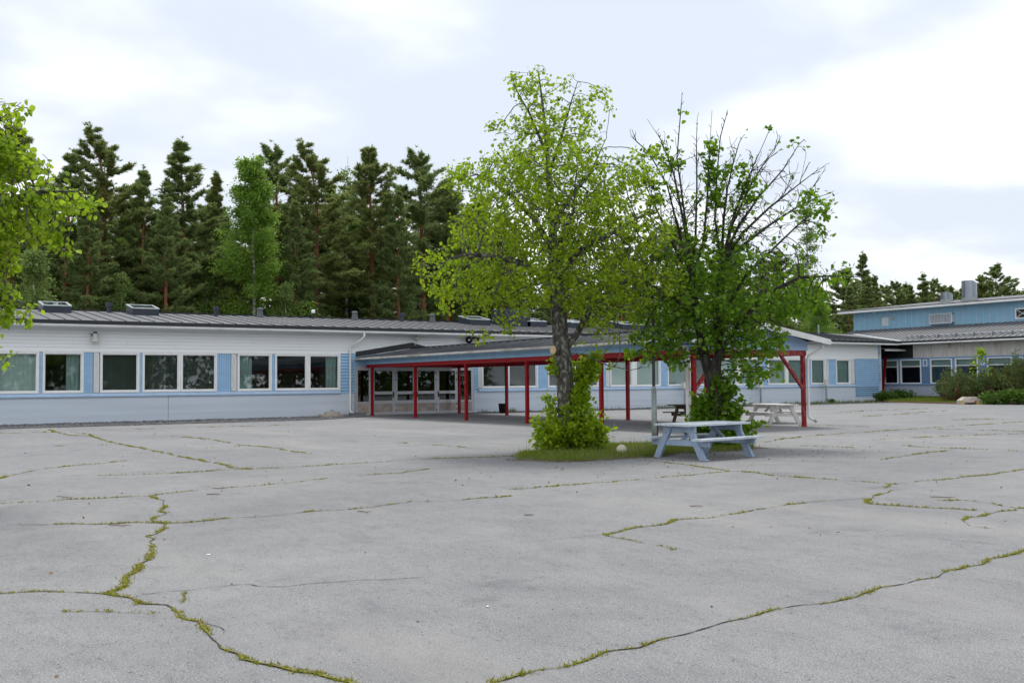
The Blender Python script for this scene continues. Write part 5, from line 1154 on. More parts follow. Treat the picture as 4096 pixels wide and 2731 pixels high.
def linden_b():
    rng = np.random.default_rng(8); base = at_z(2858, 1790); base[2] = 0; s = 172.
    px = lambda x, y: ((x-2858)/s, (1790-y)/s)
    o = thing('linden_tree', 'dark forked tree with bare dead top branches behind the blue picnic table', 'tree', tuple(base), group='lindens in the yard')
    start = []
    def limb(idx, pts_, d):
        P = [loc3(base, *px(*q), dd) for q, dd in zip(pts_, d)]
        if idx >= 0: P = [start[idx][0]]+P
        for j, t in enumerate(densify(P, .16)):
            if idx >= 0 and j == 0: continue
            start.append((t, idx if (j > 0 or idx < 0) else -1)); idx = len(start)-1
            if len(start) == 1: start[0] = (t, -1)
        return idx
    top = limb(-1, [(2858, 1800), (2862, 1680), (2862, 1560), (2868, 1500)], (0, 0, 0, 0)); fork = top
    f0 = max(0, fork-2)
    l1 = limb(f0, [(2838, 1480), (2820, 1420), (2805, 1330), (2790, 1230), (2778, 1120)], (-.05, -.1, -.1, -.1, 0)); l1m = l1
    l2 = limb(fork, [(2885, 1420), (2895, 1300), (2900, 1180), (2905, 1060)], (.1, .2, .2, .2)); up0 = len(start)
    for src, pts_, d0 in ((l1, [(2765, 950), (2745, 780), (2728, 640), (2752, 395)], .0), (l1, [(2740, 960), (2690, 740), (2620, 610), (2548, 540)], .2), (l1, [(2755, 930), (2710, 700), (2660, 570), (2608, 492)], -.2),
                          (l1, [(2800, 960), (2812, 740), (2815, 560), (2822, 460)], .3), (l1, [(2830, 980), (2850, 780), (2862, 600), (2874, 455)], .1), (l2, [(2880, 880), (2895, 700), (2915, 540), (2951, 425)], .4),
                          (l2, [(2912, 880), (2930, 760), (2955, 660), (2982, 575)], .1), (l2, [(2940, 900), (2990, 760), (3045, 640), (3090, 540)], -.2), (l2, [(2950, 900), (3030, 740), (3095, 640), (3150, 568)], .3), (l2, [(2960, 930), (3050, 800), (3150, 690), (3215, 590)], .0),
                          (l2, [(2985, 940), (3080, 850), (3170, 780), (3226, 737)], -.4), (l1m-4, [(2720, 1020), (2660, 900), (2610, 800), (2585, 720)], -.4), (l2, [(3000, 980), (3110, 900), (3220, 830), (3300, 790)], .5)):
        limb(src, pts_, (d0*.3, d0*.6, d0*.8, d0))
    up1 = len(start)
    limb(fork+3, [(2960, 1300), (3060, 1190), (3180, 1130), (3300, 1125), (3420, 1130)], (-.2, -.4, -.5, -.5, -.5))
    limb(fork+6, [(3010, 1100), (3130, 990), (3250, 880), (3320, 830)], (.2, .4, .5, .5))
    limb(l1m-6, [(2700, 1200), (2600, 1150), (2520, 1100)], (-.3, -.5, -.7))
    n0 = len(start)
    def E(x, y, rx, ry, rd, w=1., d=0.): a, b = px(x, y); return (a, b, d, rx/s, ry/s, rd, w)
    ells = [E(2740, 560, 120, 110, .4, .5), E(2920, 520, 110, 100, .4, .6), E(2640, 600, 60, 50, .3, .4), E(3090, 640, 120, 90, .6, .7), E(3190, 740, 60, 90, .4, .5), E(2870, 720, 220, 110, 1., .6), E(2820, 900, 230, 130, 1.2, .8), E(3060, 860, 160, 110, .9, .7), E(3260, 880, 90, 90, .5, .9), E(3300, 960, 60, 60, .4, .7),
            E(2780, 1080, 270, 120, 1.6), E(3050, 1060, 220, 110, 1.3), E(3360, 1110, 80, 50, .4, .8), E(3220, 1130, 170, 70, .8, .7), E(2850, 1230, 330, 110, 1.6, 1.1), E(3130, 1220, 190, 70, 1., .9), E(2750, 1350, 190, 80, 1.1, 1.1), E(2990, 1360, 180, 90, 1.1, 1.2), E(2600, 1390, 100, 70, .7, .9), E(3000, 1480, 130, 60, .8, .9), E(2730, 1440, 90, 50, .6, .7)]
    low = [e for e in ells if e[1] > -9 and (1790-e[1]*s) > 850]
    A = ell_points(low, 5200, rng, base)
    pts, par = colonise(start, A, .13, 1.2, .12, 100, rng, (0, 0, .10), .12, .45)
    # bare twigs along the upright limbs
    PP, QQ = [p for p in pts], list(par)
    def twig(i, d, L, lev):
        j = i; n_ = max(2, int(L/.11)); p = PP[i]
        for k in range(n_):
            d = unit(d+rng.normal(0, .10, 3)+np.array([0, 0, .05])); p = p+d*L/n_; PP.append(p); QQ.append(j); j = len(PP)-1
            if lev < 2 and rng.random() < .42: twig(j, unit(d+rng.normal(0, .5, 3)), L*rng.uniform(.3, .55), lev+1)
    for i in range(up0, up1):
        if par[i] < 0: continue
        f = np.clip((pts[i][2]-4.2)/2.6, 0, 1); d = unit(pts[i]-pts[par[i]])
        fz = np.clip((7.7-pts[i][2])/1.6, .22, 1)
        for _ in range(rng.poisson(1.0)): twig(i, unit(d*.9+rng.normal(0, .6, 3)+np.array([0, 0, .15])), rng.uniform(.25, .75)*fz, 0)
    pts, par = np.array(PP), np.array(QQ)
    order = np.arange(len(par)); r = radii(par, .0046, 2.15); zc = pts[:, 2]
    k = slice(0, fork+1); r[k] = np.maximum(r[k], np.interp(zc[k], [0, .2, 1.2, 1.8], [.22, .17, .16, .15]))
    put_child(o, 'trunk', branch_mesh(pts, par, r, 'trunk', 'bark_dark', 7), base)
    # leaves: full below about 4.6 m, only tufts above
    ts = tip_steps(par); thin = np.where((ts <= 2) & (np.arange(len(r)) > n0))[0]; su = (pts[thin]-base)@SIDE*s+2858; yy = 1790-pts[thin, 2]*s
    def near(x, y, rx, ry): return ((su-x)/rx)**2+((yy-y)/ry)**2 < 1
    per = np.interp(yy, [700, 900, 1030, 1150, 1300], [.03, .45, 1.6, 3.3, 4.3])
    for x, y, rx, ry, v in ((2732, 440, 16, 14, 4), (3088, 570, 26, 45, 5), (3207, 600, 20, 40, 5), (2868, 640, 34, 85, 3.5), (2872, 760, 36, 90, 3), (2950, 700, 60, 45, 3), (3010, 760, 50, 55, 2.2), (3270, 830, 70, 60, 4), (3310, 900, 45, 60, 3.5), (2640, 640, 120, 60, 2.), (3390, 1110, 60, 50, 5), (2580, 760, 110, 90, 2.5)):
        per = np.where(near(x, y, rx, ry), np.maximum(per, v), per)
    per = np.where((su > 3020) & (yy > 900) & (yy < 1110) & ~near(3280, 860, 110, 110), per*.45, per)
    cnt = rng.poisson(per); ii = np.repeat(thin, cnt); d = unit(pts[ii]-pts[par[ii]])
    P = pts[ii]-d*rng.random((len(ii), 1))*.12+rng.normal(0, .06, (len(ii), 3))
    put_child(o, 'crown', leaf_mesh(P, d, .105, 'crown', 'linden_leaf_dark', rng), base)
    shoots(o, base, 'linden_leaf_dark', [(-.05, .55, .0, .75, .5, .6), (.3, 1.35, -.2, .3, .4, .3), (-.3, 1.2, -.1, .2, .35, .2), (.55, .55, -.05, .6, .42, .5), (.3, 1.15, 0, .45, .5, .4), (-.35, .9, 0, .3, .35, .3), (.1, .2, -.2, .7, .2, .5)], 1800, 42, .11, rng)
linden_b()

def linden_c():
    rng = np.random.default_rng(31); base = at_z(-300, 2010); base[2] = 0; s = 297.
    px = lambda x, y: ((x+300)/s, (2010-y)/s)
    o = thing('linden_tree', 'bright green linden reaching into the left edge of the view', 'tree', tuple(base), group='lindens in the yard')
    main = densify(chain([loc3(base, *px(*t), 0) for t in [(-300, 2030), (-310, 1700), (-300, 1400), (-320, 1100), (-310, 800), (-330, 500), (-320, 250)]]), .15)
    start = [(p, i-1) for i, p in enumerate(main)]
    zof = lambda y: int(np.argmin([abs(p[2]-(2010-y)/s) for p in main]))
    def limb(k, pts_, d):
        idx = k
        for t in densify(chain([main[k]]+[loc3(base, *px(*q), dd) for q, dd in zip(pts_, d)]), .15)[1:]: start.append((t, idx)); idx = len(start)-1
    limb(zof(1100), [(-150, 900), (0, 830), (150, 790), (300, 790)], (-.1, -.1, -.1, -.1)); limb(zof(1250), [(-160, 1150), (-40, 1180), (60, 1230)], (.1, .2, .2))
    limb(zof(800), [(-180, 620), (-60, 480), (40, 430)], (.1, .2, .2)); limb(zof(1350), [(-200, 1340), (-80, 1400), (20, 1450)], (0, 0, 0))
    limb(zof(900), [(-420, 700), (-560, 560)], (.2, .4)); limb(zof(1000), [(-330, 850), (-360, 700)], (-.8, -1.3))
    n0 = len(start)
    def E(x, y, rx, ry, rd, w=1., d=0.): a, b = px(x, y); return (a, b, d, rx/s, ry/s, rd, w)
    ells = [E(-60, 500, 110, 90, .5), E(60, 452, 55, 28, .2, 1.2), E(-40, 640, 120, 90, .6), E(60, 680, 130, 60, .45), E(100, 790, 170, 80, .5, 1.2), E(250, 830, 115, 50, .35, 1.3), E(330, 815, 40, 26, .2, 1.4), E(0, 900, 150, 90, .6, 1.2), E(170, 940, 90, 65, .3, 1.1), E(235, 1010, 35, 45, .2, 1.), E(-80, 1050, 110, 120, .6), E(-20, 1190, 80, 80, .4), E(75, 1265, 70, 40, .25, 1.1), E(-20, 1290, 70, 40, .3), E(-40, 1450, 60, 50, .3), E(-330, 700, 250, 330, 1.5, .25), E(-300, 400, 200, 150, 1., .3)]
    A = ell_points(ells, 5200, rng, base)
    pts, par = colonise(start, A, .10, 1.2, .09, 100, rng, (0, 0, .0), .14)
    r = radii(par, .0036, 1.95); nm = len(main); r[:nm] = np.maximum(r[:nm], np.interp(pts[:nm, 2], [0, .3, 2, 6], [.2, .16, .13, .03]))
    put_child(o, 'trunk', branch_mesh(pts, par, r, 'trunk', 'bark', 7), base)
    ts = tip_steps(par); thin = np.where((ts <= 1) & (np.arange(len(r)) > nm))[0]; q = pts[thin]; cnt = rng.poisson(np.where(ts[thin] == 0, 6.5, 3.8)*np.clip(1+1.1*np.sin(q[:, 0]*5)*np.sin(q[:, 1]*5.3+1)*np.sin(q[:, 2]*5.7), .2, 1.6)); ii = np.repeat(thin, cnt); d = unit(pts[ii]-pts[par[ii]])
    P = pts[ii]-d*rng.random((len(ii), 1))*.1+rng.normal(0, .045, (len(ii), 3))
    put_child(o, 'crown', leaf_mesh(P, d, .078, 'crown', 'linden_leaf_near', rng), base)
linden_c()

# ---- forest
def tufts(P, D, L, w, rng, k=6, spread=.75, upb=.25):
    N = len(P); P = np.repeat(P, k, 0); D = np.repeat(D, k, 0); n = N*k
    t = unit(D*.7+rng.normal(0, spread, (n, 3))+np.array([0, 0, upb])); l = L*(.6+.7*rng.random((n, 1)))
    s = unit(np.cross(t, rng.normal(0, 1, (n, 3))))*w*(.6+.8*rng.random((n, 1)))
    return np.stack([P-s, P+s, P+t*l], 1).reshape(-1, 3)
def make_pine(seed, H=18., cb=.42, Rm=2.3, bend=0., spruce=False, dens=1., topw=.55):
    rng = np.random.default_rng(seed); tr = MB(); tr.smooth = True
    n = 18; ph = rng.random(2)*6
    def tp(z): f = z/H; return np.array([.18*math.sin(f*3+ph[0])*f+bend*max(0, f-.8)**1.5*12, .18*math.sin(f*2.5+ph[1])*f, z])
    tr.tube([tp(H*i/n) for i in range(n+1)], [max(.012, .23*(1-i/n)**.8*(H/18)) for i in range(n+1)], 8)
    bp, bpar = [], []; TP, TD = [], []
    z = H*cb
    def branch(z, az, L, el, dead=False):
        m = max(3, int(L/.3)); p = tp(z); d = np.array([math.cos(az)*math.cos(el), math.sin(az)*math.cos(el), math.sin(el)]); idx = -1
        bp.append(p); bpar.append(-1); idx = len(bp)-1
        for j in range(m):
            up = (.10 if not spruce else .06)*(j/m) if not dead else -.03
            d = unit(d+np.array([0, 0, up])+rng.normal(0, .09, 3)); p = p+d*L/m; bp.append(p); bpar.append(idx); idx = len(bp)-1
            if dead: continue
            f = (j+1)/m
            if f > (.30 if not spruce else .1):
                nt = rng.poisson(5.2*dens*(.5+f))+ (1 if f > .8 else 0)
                for _ in range(nt):
                    sd_ = np.cross(d, [0, 0, 1.]); td = unit(d*(.35+.6*f)+sd_*rng.normal(0, .8)+np.array([0, 0, rng.uniform(-.12, .42) if not spruce else rng.uniform(-.4, .1)])); tl = rng.uniform(.15, .55)*min(1, L/1.3)
                    for q in np.linspace(.3, 1, 3): TP.append(p+td*tl*q+rng.normal(0, .04, 3)); TD.append(td)
    while z < H*.985:
        t = (z-H*cb)/(H*(1-cb))
        if spruce: prof = Rm*(1-t)**.9+.15
        else: prof = Rm*(min(1, .45+t*2.2) if t < .25 else 1)*(1-max(0, t-.2)/.8*(1-topw*.5))*(1-t**4)*rng.uniform(.85, 1.08)+.2
        k = rng.integers(3, 6); a0 = rng.random()*6.28
        gap = rng.random()
        for j in range(k):
            if not spruce and gap < .08 and j > 1: continue
            el = (R(rng.uniform(-12, 18))+t*.75) if not spruce else R(rng.uniform(-22, -2))+t*.5
            branch(min(H*.98, z+rng.normal(0, .28)), a0+j*6.28/k+rng.normal(0, .35), prof*rng.uniform(.5, 1.15), el)
        z += rng.uniform(.30, .50)*(H/18)**.5
    for _ in range(14 if not spruce else 0): branch(H*rng.uniform(.12, cb), rng.random()*6.28, rng.uniform(.5, 1.5), R(rng.uniform(-25, 10)), True)
    for _ in range(6): TP.append(tp(H)+rng.normal(0, .12, 3)); TD.append(np.array([0, 0, 1.]))
    bp = np.array(bp); bpar = np.array(bpar); rr = radii(bpar, .012, 2.2); rr = np.minimum(rr, .06)
    bm = branch_mesh(bp, bpar, rr, 'branches', 'pine_bark', 4)
    V = tufts(np.array(TP), np.array(TD), .21 if not spruce else .19, .026, rng, 10); F = np.arange(len(V)).reshape(-1, 3)
    return tr.mesh('trunk', 'pine_bark'), bm, mesh_np('crown', V, F, 'pine_needle_warm' if seed % 2 else 'pine_needle'), H
def make_birch(seed, H=15., cb=.12, Rm=2.2, nleaf=15000, m='birch_leaf', size=.15, taper=.8):
    rng = np.random.default_rng(seed); tr = MB(); tr.smooth = True; n = 14; ph = rng.random(2)*6
    def tp(z): f = z/H; return np.array([.15*math.sin(f*4+ph[0])*f, .15*math.sin(f*3+ph[1])*f, z])
    tr.tube([tp(H*i/n) for i in range(n+1)], [max(.01, .13*(1-i/n)**.9*(H/15)) for i in range(n+1)], 8)
    bp, bpar, LP, LD = [], [], [], []; nb = int(90*(H/15))
    for _ in range(nb):
        t = rng.random()**.9; z = H*(cb+(1-cb)*t)*.97; L = Rm*((1-t)**taper*.95+.12)*rng.uniform(.55, 1.15)*(min(1, .5+t*4)); az = rng.random()*6.28; el = R(rng.uniform(15, 50)); p = tp(z); idx = len(bp); bp.append(p); bpar.append(-1)
        d = np.array([math.cos(az)*math.cos(el), math.sin(az)*math.cos(el), math.sin(el)]); m_ = 6
        for j in range(m_):
            d = unit(d+np.array([0, 0, -.10*j/m_])+rng.normal(0, .1, 3)); p = p+d*L/m_; bp.append(p); bpar.append(idx); idx = len(bp)-1
            k = int(nleaf/nb/m_*(.5+1.*j/m_)); drop = rng.random(k)**1.3*min(.9, .35*L+.15)
            off = rng.normal(0, .16, (k, 3)); off[:, 2] = off[:, 2]*.6-drop; LP.append(p+off); LD.append(np.tile(d*.5+np.array([0, 0, -.6]), (k, 1)))
    bp = np.array(bp); bpar = np.array(bpar); rr = np.minimum(radii(bpar, .008, 2.2), .035)
    P = np.concatenate(LP); D = np.concatenate(LD); N = len(P)
    d = unit(D+rng.normal(0, .5, (N, 3))); x = unit(np.cross(d, rng.normal(0, 1, (N, 3)))); s = size*(.5+.8*rng.random((N, 1)))
    V = np.stack([P, P+d*s*.5+x*s*.32, P+d*s, P+d*s*.5-x*s*.32], 1).reshape(-1, 3)
    return tr.mesh('trunk', 'birch_bark'), branch_mesh(bp, bpar, rr, 'branches', 'twig', 4), mesh_np('crown', V, np.arange(len(V)).reshape(-1, 4), m), H
PROTO = {'p1': make_pine(1, 18, .45, 2.7), 'p2': make_pine(2, 18, .28, 3.1, topw=.3), 'p3': make_pine(3, 18, .42, 3.0, bend=-.9), 'p4': make_pine(4, 18, .18, 2.8, topw=.2), 'p5': make_pine(6, 18, .48, 3.1, topw=.8), 'slim': make_pine(7, 18, .25, 1.7, topw=.3),
         'spruce': make_pine(12, 15, .15, 2.0, spruce=True, dens=1.1), 'b1': make_birch(5, 15, .10, 2.9, 52000, size=.115), 'b2': make_birch(15, 15, .25, 1.3, 7000, 'birch_leaf_pale', .13, .6), 'b3': make_birch(25, 9, .08, 1.9, 9000, 'birch_leaf_pale', .13), 'b4': make_birch(35, 15, .1, 1.15, 9000, 'birch_leaf_pale', .13, .5)}
rt = random.Random(77)
def tree(kind, name, label, px, top, Y, wid=1., group='forest trees behind the school', rz=None, x=None):
    p = at_y(px, top, Y); tr, br, cr, H = PROTO[kind]; H1 = p[2]
    o = thing(name, label, 'tree', (p[0] if x is None else x, Y, -.05), 0, group); k = H1/H
    o.rotation_euler = (0, 0, rt.random()*6.28 if rz is None else rz); o.scale = (k*wid*1.22, k*wid*1.22, k)
    for n, me in (('trunk', tr), ('branches', br), ('crown', cr)):
        c = bpy.data.objects.new(n, me); COL.objects.link(c); c.parent = o
        if n != 'trunk': c['kind'] = 'stuff'
def forest():
    T = [  # kind, name, label, px, top, Y, width
     ('p1', 'pine_tree', 'tall pine at the far left behind the bright linden', 45, 490, 24, 1.),
     ('p2', 'pine_tree', 'dense dark pine right of the bright left linden', 268, 612, 21, 1.),
     ('p3', 'pine_tree', 'tallest pine with its wispy top leaning left above the left skylights', 415, 522, 22, 1.1, .55),
     ('p4', 'pine_tree', 'shorter pine with pointed top between two tall pines', 568, 668, 20, .95),
     ('p2', 'pine_tree', 'broad bushy pine with a pointed crown left of the big birch', 742, 568, 22, 1.15),
     ('slim', 'pine_tree', 'slim pointed young pine just left of the big birch', 872, 686, 24, 1.),
     ('b1', 'birch_tree', 'big light green birch in front of the dark pines', 1020, 610, 18, 1.1),
     ('p5', 'pine_tree', 'round topped pine just behind the big birch', 1107, 582, 25, .95),
     ('p3', 'pine_tree', 'wide layered pine right of the big birch with left leaning top', 1262, 582, 21, 1.15, .3),
     ('b2', 'birch_tree', 'pale feathery birch peeping up between two tall pines', 1385, 626, 29, 1.1),
     ('p1', 'pine_tree', 'tall pine with bare reddish trunk and open crown in mid forest', 1492, 590, 22, 1.),
     ('p5', 'pine_tree', 'wide crowned pine at the right end of the pine row', 1688, 606, 23, 1.05),
     ('p2', 'pine_tree', 'dark bushy pine at the forest edge left of the yard linden', 1790, 715, 24, 1.),
     ('p4', 'pine_tree', 'low pine filling the gap before the yellow green linden', 1590, 760, 19, .9),
     ('slim', 'pine_tree', 'thin small pine touching the left side of the yellow linden crown', 1885, 830, 27, 1.1),
     ('p4', 'pine_tree', 'pine standing behind the left skylight pair', 350, 800, 18, 1.),
     ('p2', 'pine_tree', 'low dense pine in front of the broad bushy pine', 665, 790, 18, .9),
     ('p4', 'pine_tree', 'dark pine with low branches right of the big birch foot', 1180, 800, 18, .95),
     ('p1', 'pine_tree', 'pine seen through the left half of the yellow green linden', 2010, 860, 24, 1.),
     ('p4', 'pine_tree', 'dark pine behind the trunk of the yellow green linden', 2260, 900, 23, 1.2),
     ('p2', 'pine_tree', 'dark pine behind the gap between the two yard trees', 2480, 930, 25, 1.2),
     ('p5', 'pine_tree', 'pine behind the lower crown of the forked tree', 2700, 900, 26, 1.1),
     ('p4', 'pine_tree', 'pine behind the right half of the forked tree', 2920, 960, 25, 1.2),
     ('p1', 'pine_tree', 'pine just left of the columnar birch', 3110, 1000, 28, 1.1),
     ('b4', 'birch_tree', 'tall columnar birch at the right of the forked tree', 3228, 808, 27, 1.25),
     ('b1', 'birch_tree', 'round green birch above the right end of the long roof', 3275, 1120, 17, 1.05),
     ('p4', 'pine_tree', 'dark pine between the round birch and the blue clerestory', 3398, 1140, 20, 1.2),
     ('p2', 'pine_tree', 'first tall pine above the left end of the clerestory', 3468, 1108, 30, 1.1),
     ('slim', 'pine_tree', 'narrow pine top beside the clerestory roof corner', 3503, 1100, 33, 1.1),
     ('p5', 'pine_tree', 'round pine top above the clerestory hatch', 3590, 1125, 34, 1.1),
     ('p2', 'pine_tree', 'bushy pine top above the round vent of the clerestory', 3640, 1140, 32, 1.0),
     ('spruce', 'spruce_tree', 'pointed dark spruce above the clerestory grille', 3689, 1096, 33, 1.1),
     ('p5', 'pine_tree', 'pine beside the pointed spruce above the clerestory', 3730, 1115, 35, .9),
     ('slim', 'pine_tree', 'small pine top between the two roof exhausts', 3803, 1140, 36, .9),
     ('p2', 'pine_tree', 'low pine directly behind the large roof exhaust', 3845, 1152, 36, .8),
     ('p1', 'pine_tree', 'pine with open branches right of the large exhaust', 3925, 1100, 35, 1.0),
     ('p5', 'pine_tree', 'large open crowned pine at the upper right of the wing', 3988, 1060, 34, 1.25),
     ('p4', 'pine_tree', 'pine top at the extreme right edge of the view', 4092, 1156, 36, 1.0),
     ('b3', 'birch_tree', 'pale green birch sapling at left above the roof edge', 150, 985, 16, 1.1),
     ('b3', 'birch_tree', 'small pale birch in the forest left of the second skylight', 480, 1080, 17, .8),
     ('b3', 'birch_tree', 'young birch at the foot of the big birch', 1150, 1120, 16, .8),
     ('b1', 'birch_tree', 'darker birch deep between the pines right of the big birch', 1400, 860, 30, 1.0),
     ('b3', 'birch_tree', 'yellowish young birch below the broad bushy pine', 820, 1010, 20, .9),
     ('b1', 'birch_tree', 'green birch between the leaning pine and the short pine', 530, 860, 30, 1.0),
    ]
    for t in T: tree(t[0], t[1], t[2], t[3], t[4], t[5], t[6], rz=t[7] if len(t) > 7 else None)
    # rows deeper in the forest that close the gaps
    kinds = ['p4', 'p2', 'p1', 'p5', 'p4']; k = 0
    for px in list(range(-60, 2000, 66)):
        Y = 30+(k*7 % 5)*3.2; top = 745+(k*53 % 7)*32
        tree(kinds[k % 5], 'pine_tree', 'dark pine deep in the forest behind the front row of pines', px+rt.uniform(-25, 25), top, Y, rt.uniform(1.2, 1.5), 'pines deep in the forest'); k += 1
    for px in list(range(2020, 3520, 85)):
        Y = 33+(k*7 % 5)*3; top = 1010+(k*53 % 7)*22
        tree(kinds[k % 5], 'pine_tree', 'dark pine deep in the forest behind the two yard trees', px+rt.uniform(-25, 25), top, Y, rt.uniform(1., 1.3), 'pines behind the yard trees'); k += 1
    for j, px in enumerate(range(3400, 4300, 48)):
        tree(kinds[j % 5], 'pine_tree', 'dark pine in the low row behind the blue clerestory roof', px+rt.uniform(-15, 15), 1132+(j*37 % 5)*9, 42+(j*3 % 4)*2, rt.uniform(1.2, 1.5), 'pines in the low row behind the clerestory')
    # thick understorey as one mass
    rng = np.random.default_rng(41); C = []; 
    for _ in range(420):
        x = rng.uniform(-14, 100); y = rng.uniform(15, 44); h = rng.uniform(1.6, 4.2)*(1 if y < 24 else 1.5); n = 150
        q = unit(rng.normal(0, 1, (n, 3)))*rng.random((n, 1))**.4*np.array([rng.uniform(.8, 1.7), rng.uniform(.8, 1.7), h*.55]); q += np.array([x, y, h*.5]); C.append(q[q[:, 2] > .05])
    P = np.concatenate(C); N = len(P); d = unit(rng.normal(0, 1, (N, 3))); x = unit(np.cross(d, rng.normal(0, 1, (N, 3)))); s = .22*(.5+.8*rng.random((N, 1)))
    V = np.stack([P, P+d*s*.5+x*s*.32, P+d*s, P+d*s*.5-x*s*.32], 1).reshape(-1, 3)
    tag(put('understorey', mesh_np('understorey', V, np.arange(len(V)).reshape(-1, 4), 'understory_leaf'), None), 'dense bushes and saplings filling the forest floor behind the school', 'undergrowth', kind='stuff')
forest()
def far_wood():
    # the wood on the other side of the yard, seen only mirrored in the window panes
    rng = np.random.default_rng(43); C = []
    for k in range(95):
        x = -75+k*1.75+rng.uniform(-1, 1); y = -104+rng.uniform(-5, 5)+.0; h = rng.uniform(9, 15); n = 260
        t = rng.random((n, 1)); a = rng.random((n, 1))*6.28; w = (2.4*(1-t**2)+.3)*np.sqrt(rng.random((n, 1)))
        C.append(np.concatenate([x+w*np.cos(a), y+w*np.sin(a), h*t], 1))
    P = np.concatenate(C); N = len(P); d = unit(rng.normal(0, 1, (N, 3))); x = unit(np.cross(d, rng.normal(0, 1, (N, 3)))); s = 1.1*(.5+.8*rng.random((N, 1)))
    V = np.stack([P, P+d*s*.5+x*s*.32, P+d*s, P+d*s*.5-x*s*.32], 1).reshape(-1, 3)
    tag(put('woodland', mesh_np('woodland', V, np.arange(len(V)).reshape(-1, 4), 'understory_leaf'), None), 'dark wood across the yard mirrored in the window panes', 'woodland', kind='stuff')
far_wood()

# ------------------------------------------------------------------ shrubs by the wing
def shrubs():
    rng = np.random.default_rng(61)
    def mugo(px, py, w, h, lab, n=75):
        b = at_z(px, py); b[2] = .05; o = thing('dwarf_pine', lab, 'shrub', tuple(b), group='dwarf pines by the wing'); st = MB(); TP, TD = [], []
        for _ in range(n):
            az = rng.random()*6.28; rr = w*rng.random()**.6; hh = h*(1-.55*(rr/w)**2)*rng.uniform(.55, 1.05); tip = b+SIDE*rr*math.cos(az)+DEEP*rr*math.sin(az)*.8+np.array([0, 0, hh]); f = b+(tip-b)*np.array([.15, .15, 0]); mid = f+(tip-f)*np.array([.75, .75, .45])
            st.tube([tuple(f), tuple(mid), tuple(tip)], [.03, .02, .008], 5, False)
            for t in np.linspace(.25, 1, 9):
                p = mid+(tip-mid)*t if t > .4 else f+(mid-f)*(t+.5); 
                for _ in range(2): TP.append(p+rng.normal(0, .10, 3)); TD.append(unit(tip-mid+np.array([0, 0, .5])))
        put_child(o, 'stems', st.mesh('stems', 'pine_bark'), b); V = tufts(np.array(TP), np.array(TD), .20, .020, rng, 7, .6, .4); put_child(o, 'foliage', mesh_np('foliage', V, np.arange(len(V)).reshape(-1, 3), 'dwarf_pine_needle'), b)
    mugo(3832, 1612, 1.45, 2.3, 'dwarf pine bush left of and behind the concrete block')
    mugo(3965, 1611, 1.3, 2.2, 'middle dwarf pine bush behind the yellow green sapling')
    mugo(4070, 1611, 1.3, 3.0, 'tallest dwarf pine bush at the right edge', 90)
    def leafy(px, py, w, h, lab, n, m='shrub_leaf', size=.12):
        b = at_z(px, py); b[2] = .03; o = thing('leafy_shrub', lab, 'shrub', tuple(b), group='leafy shrubs by the wing')
        E_ = [(rng.uniform(-.6, .6)*w, h*rng.uniform(.25, .6), rng.uniform(-.4, .4)*w, w*rng.uniform(.35, .6), h*rng.uniform(.3, .45), w*.4, 1.) for _ in range(9)]; P = ell_points(E_, n, rng, b); P = P[P[:, 2] > .05]; st = MB()
        for t in ell_points(E_, 26, rng, b): st.tube([tuple(b+(t-b)*np.array([.3, .3, 0])), tuple(t)], [.014, .004], 4, False)
        put_child(o, 'stems', st.mesh('stems', 'twig'), b); put_child(o, 'foliage', leaf_mesh(P, unit(P-b), size, 'foliage', m, rng), b)
    leafy(4045, 1618, 1.7, 1.1, 'low dark green leafy shrub at right before the dwarf pines', 2600)
    leafy(3972, 1615, .9, .7, 'small green leafy shrub right of the concrete block', 1100)
    leafy(3540, 1608, .85, .75, 'low flowering shrub at the school wall corner', 900)
    leafy(3608, 1606, .95, .85, 'rounded low shrub in front of the wing porch', 1100)
    leafy(3310, 1611, .5, .3, 'small weedy shrub at the wall foot under a socket post', 300)
    b = at_z(3925, 1611); b[2] = .03; o = thing('maple_sapling', 'thin yellow green sapling rising among the dwarf pines', 'tree', tuple(b)); st = MB(); P, D = [], []
    top = loc3(b, 0, 3.25); st.tube([tuple(b), tuple(loc3(b, .05, 1.6)), tuple(top)], [.025, .018, .006], 6)
    for k in range(34):
        z = rng.uniform(1.1, 3.2); p = loc3(b, .02, z); w = .75*(1-(z-1.1)/2.6)+.08; az = rng.random()*6.28; e = p+SIDE*w*math.cos(az)+DEEP*w*math.sin(az)+np.array([0, 0, .25]); st.tube([tuple(p), tuple(e)], [.008, .003], 4, False)
        for t in np.linspace(.35, 1.05, 9): P.append(p+(e-p)*t+rng.normal(0, .07, 3)); D.append(e-p)
    put_child(o, 'stem', st.mesh('stem', 'twig'), b); put_child(o, 'foliage', leaf_mesh(np.array(P), unit(np.array(D)), .15, 'foliage', 'linden_leaf', rng), b)
shrubs()

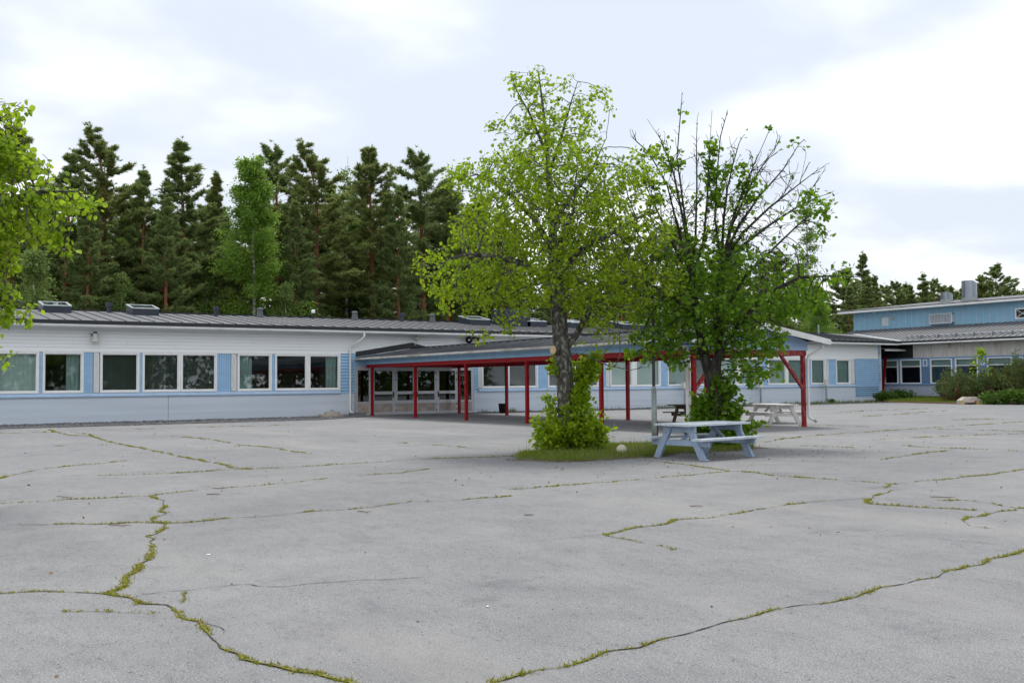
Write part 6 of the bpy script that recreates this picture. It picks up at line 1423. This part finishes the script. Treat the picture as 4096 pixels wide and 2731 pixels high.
# ------------------------------------------------------------------ small litter on the asphalt
def litter():
    rng = np.random.default_rng(71)
    for px, py, L_, lab in ((880, 1956, .22, 'short dark stick lying near the long mossy crack'), (855, 1979, .2, 'thin curved twig on asphalt below the dark stick'), (480, 2104, .28, 'forked thin twig near the mossy crack at left'), (1457, 2050, .18, 'small twig in the middle of the yard'), (2785, 2027, .16, 'curled dry twig in front of the blue table'), (3772, 1991, .3, 'flat piece of brown bark on asphalt at right'), (2112, 2062, .1, 'small curled brown leaf left of centre on asphalt'), (260, 1990, .25, 'thin stick at left by the shaded asphalt')):
        p = at_z(px, py); o = thing('twig', lab, 'twig', (p[0], p[1], 0)); a = rng.uniform(-.4, .4); d = SIDE*math.cos(a)+DEEP*math.sin(a); n = np.cross(d, [0, 0, 1.])
        pts = [p+d*L_*(t-.5)+n*rng.normal(0, .012)+np.array([0, 0, .012+.006*rng.random()]) for t in np.linspace(0, 1, 6)]
        MB().tube([tuple(q) for q in pts], [.005, .006, .006, .005, .004, .002], 6).build('stem', 'twig', o)
        q = pts[3]; MB().tube([tuple(q), tuple(q+d*.05+n*.05)], [.006, .003], 5).build('side_shoot', 'twig', o)
    for px, py, lab in ((834, 2219, 'white scrap lying on the asphalt in the left foreground'), (1950, 2427, 'small white pebble in the lower middle foreground'), (2831, 1842, 'white pebble on asphalt under the blue picnic table'), (115, 1941, 'black lump on the shaded asphalt at left'), (2847, 2427, 'dark pebble on the right foreground asphalt')):
        p = at_z(px, py); dark = 'black' in lab or 'dark' in lab; m = MB(); s = .009 if py > 2200 else .02
        m.lathe([(0, 0), (s, .003), (s*1.1, s*.5), (s*.5, s*.9), (0, s)], (p[0], p[1], .002), 7)
        m.v = [(x+rng.normal(0, s*.12)+(SIDE[0]*(x-p[0])*1.1 if 'scrap' in lab else 0), y+rng.normal(0, s*.12), max(0, z)) for x, y, z in m.v]
        tag(m.build('pebble', 'black_plastic' if dark else 'litter_white'), lab, 'pebble')
    # leaf crumbs and grit near the trees
    n = 420; c = at_z(2450, 1880); P = np.concatenate([np.stack([rng.normal(9.3, 2.6, n), rng.normal(-30.2, 1.5, n), np.full(n, .008)], 1), np.stack([rng.uniform(-6, 20, 260), rng.uniform(-42, -12, 260), np.full(260, .008)], 1)])
    tag(put('leaf_crumbs', leaf_mesh(P, np.tile([1., 0, 0], (len(P), 1))*rng.choice([-1, 1], (len(P), 1)), .03, 'leaf_crumbs', 'dry_leaf', rng, 0), None), 'brown leaf crumbs scattered on the asphalt', 'leaf litter', kind='stuff')
litter()
print('objects', len(bpy.data.objects), 'tris', sum(len(m.polygons) for m in bpy.data.meshes))
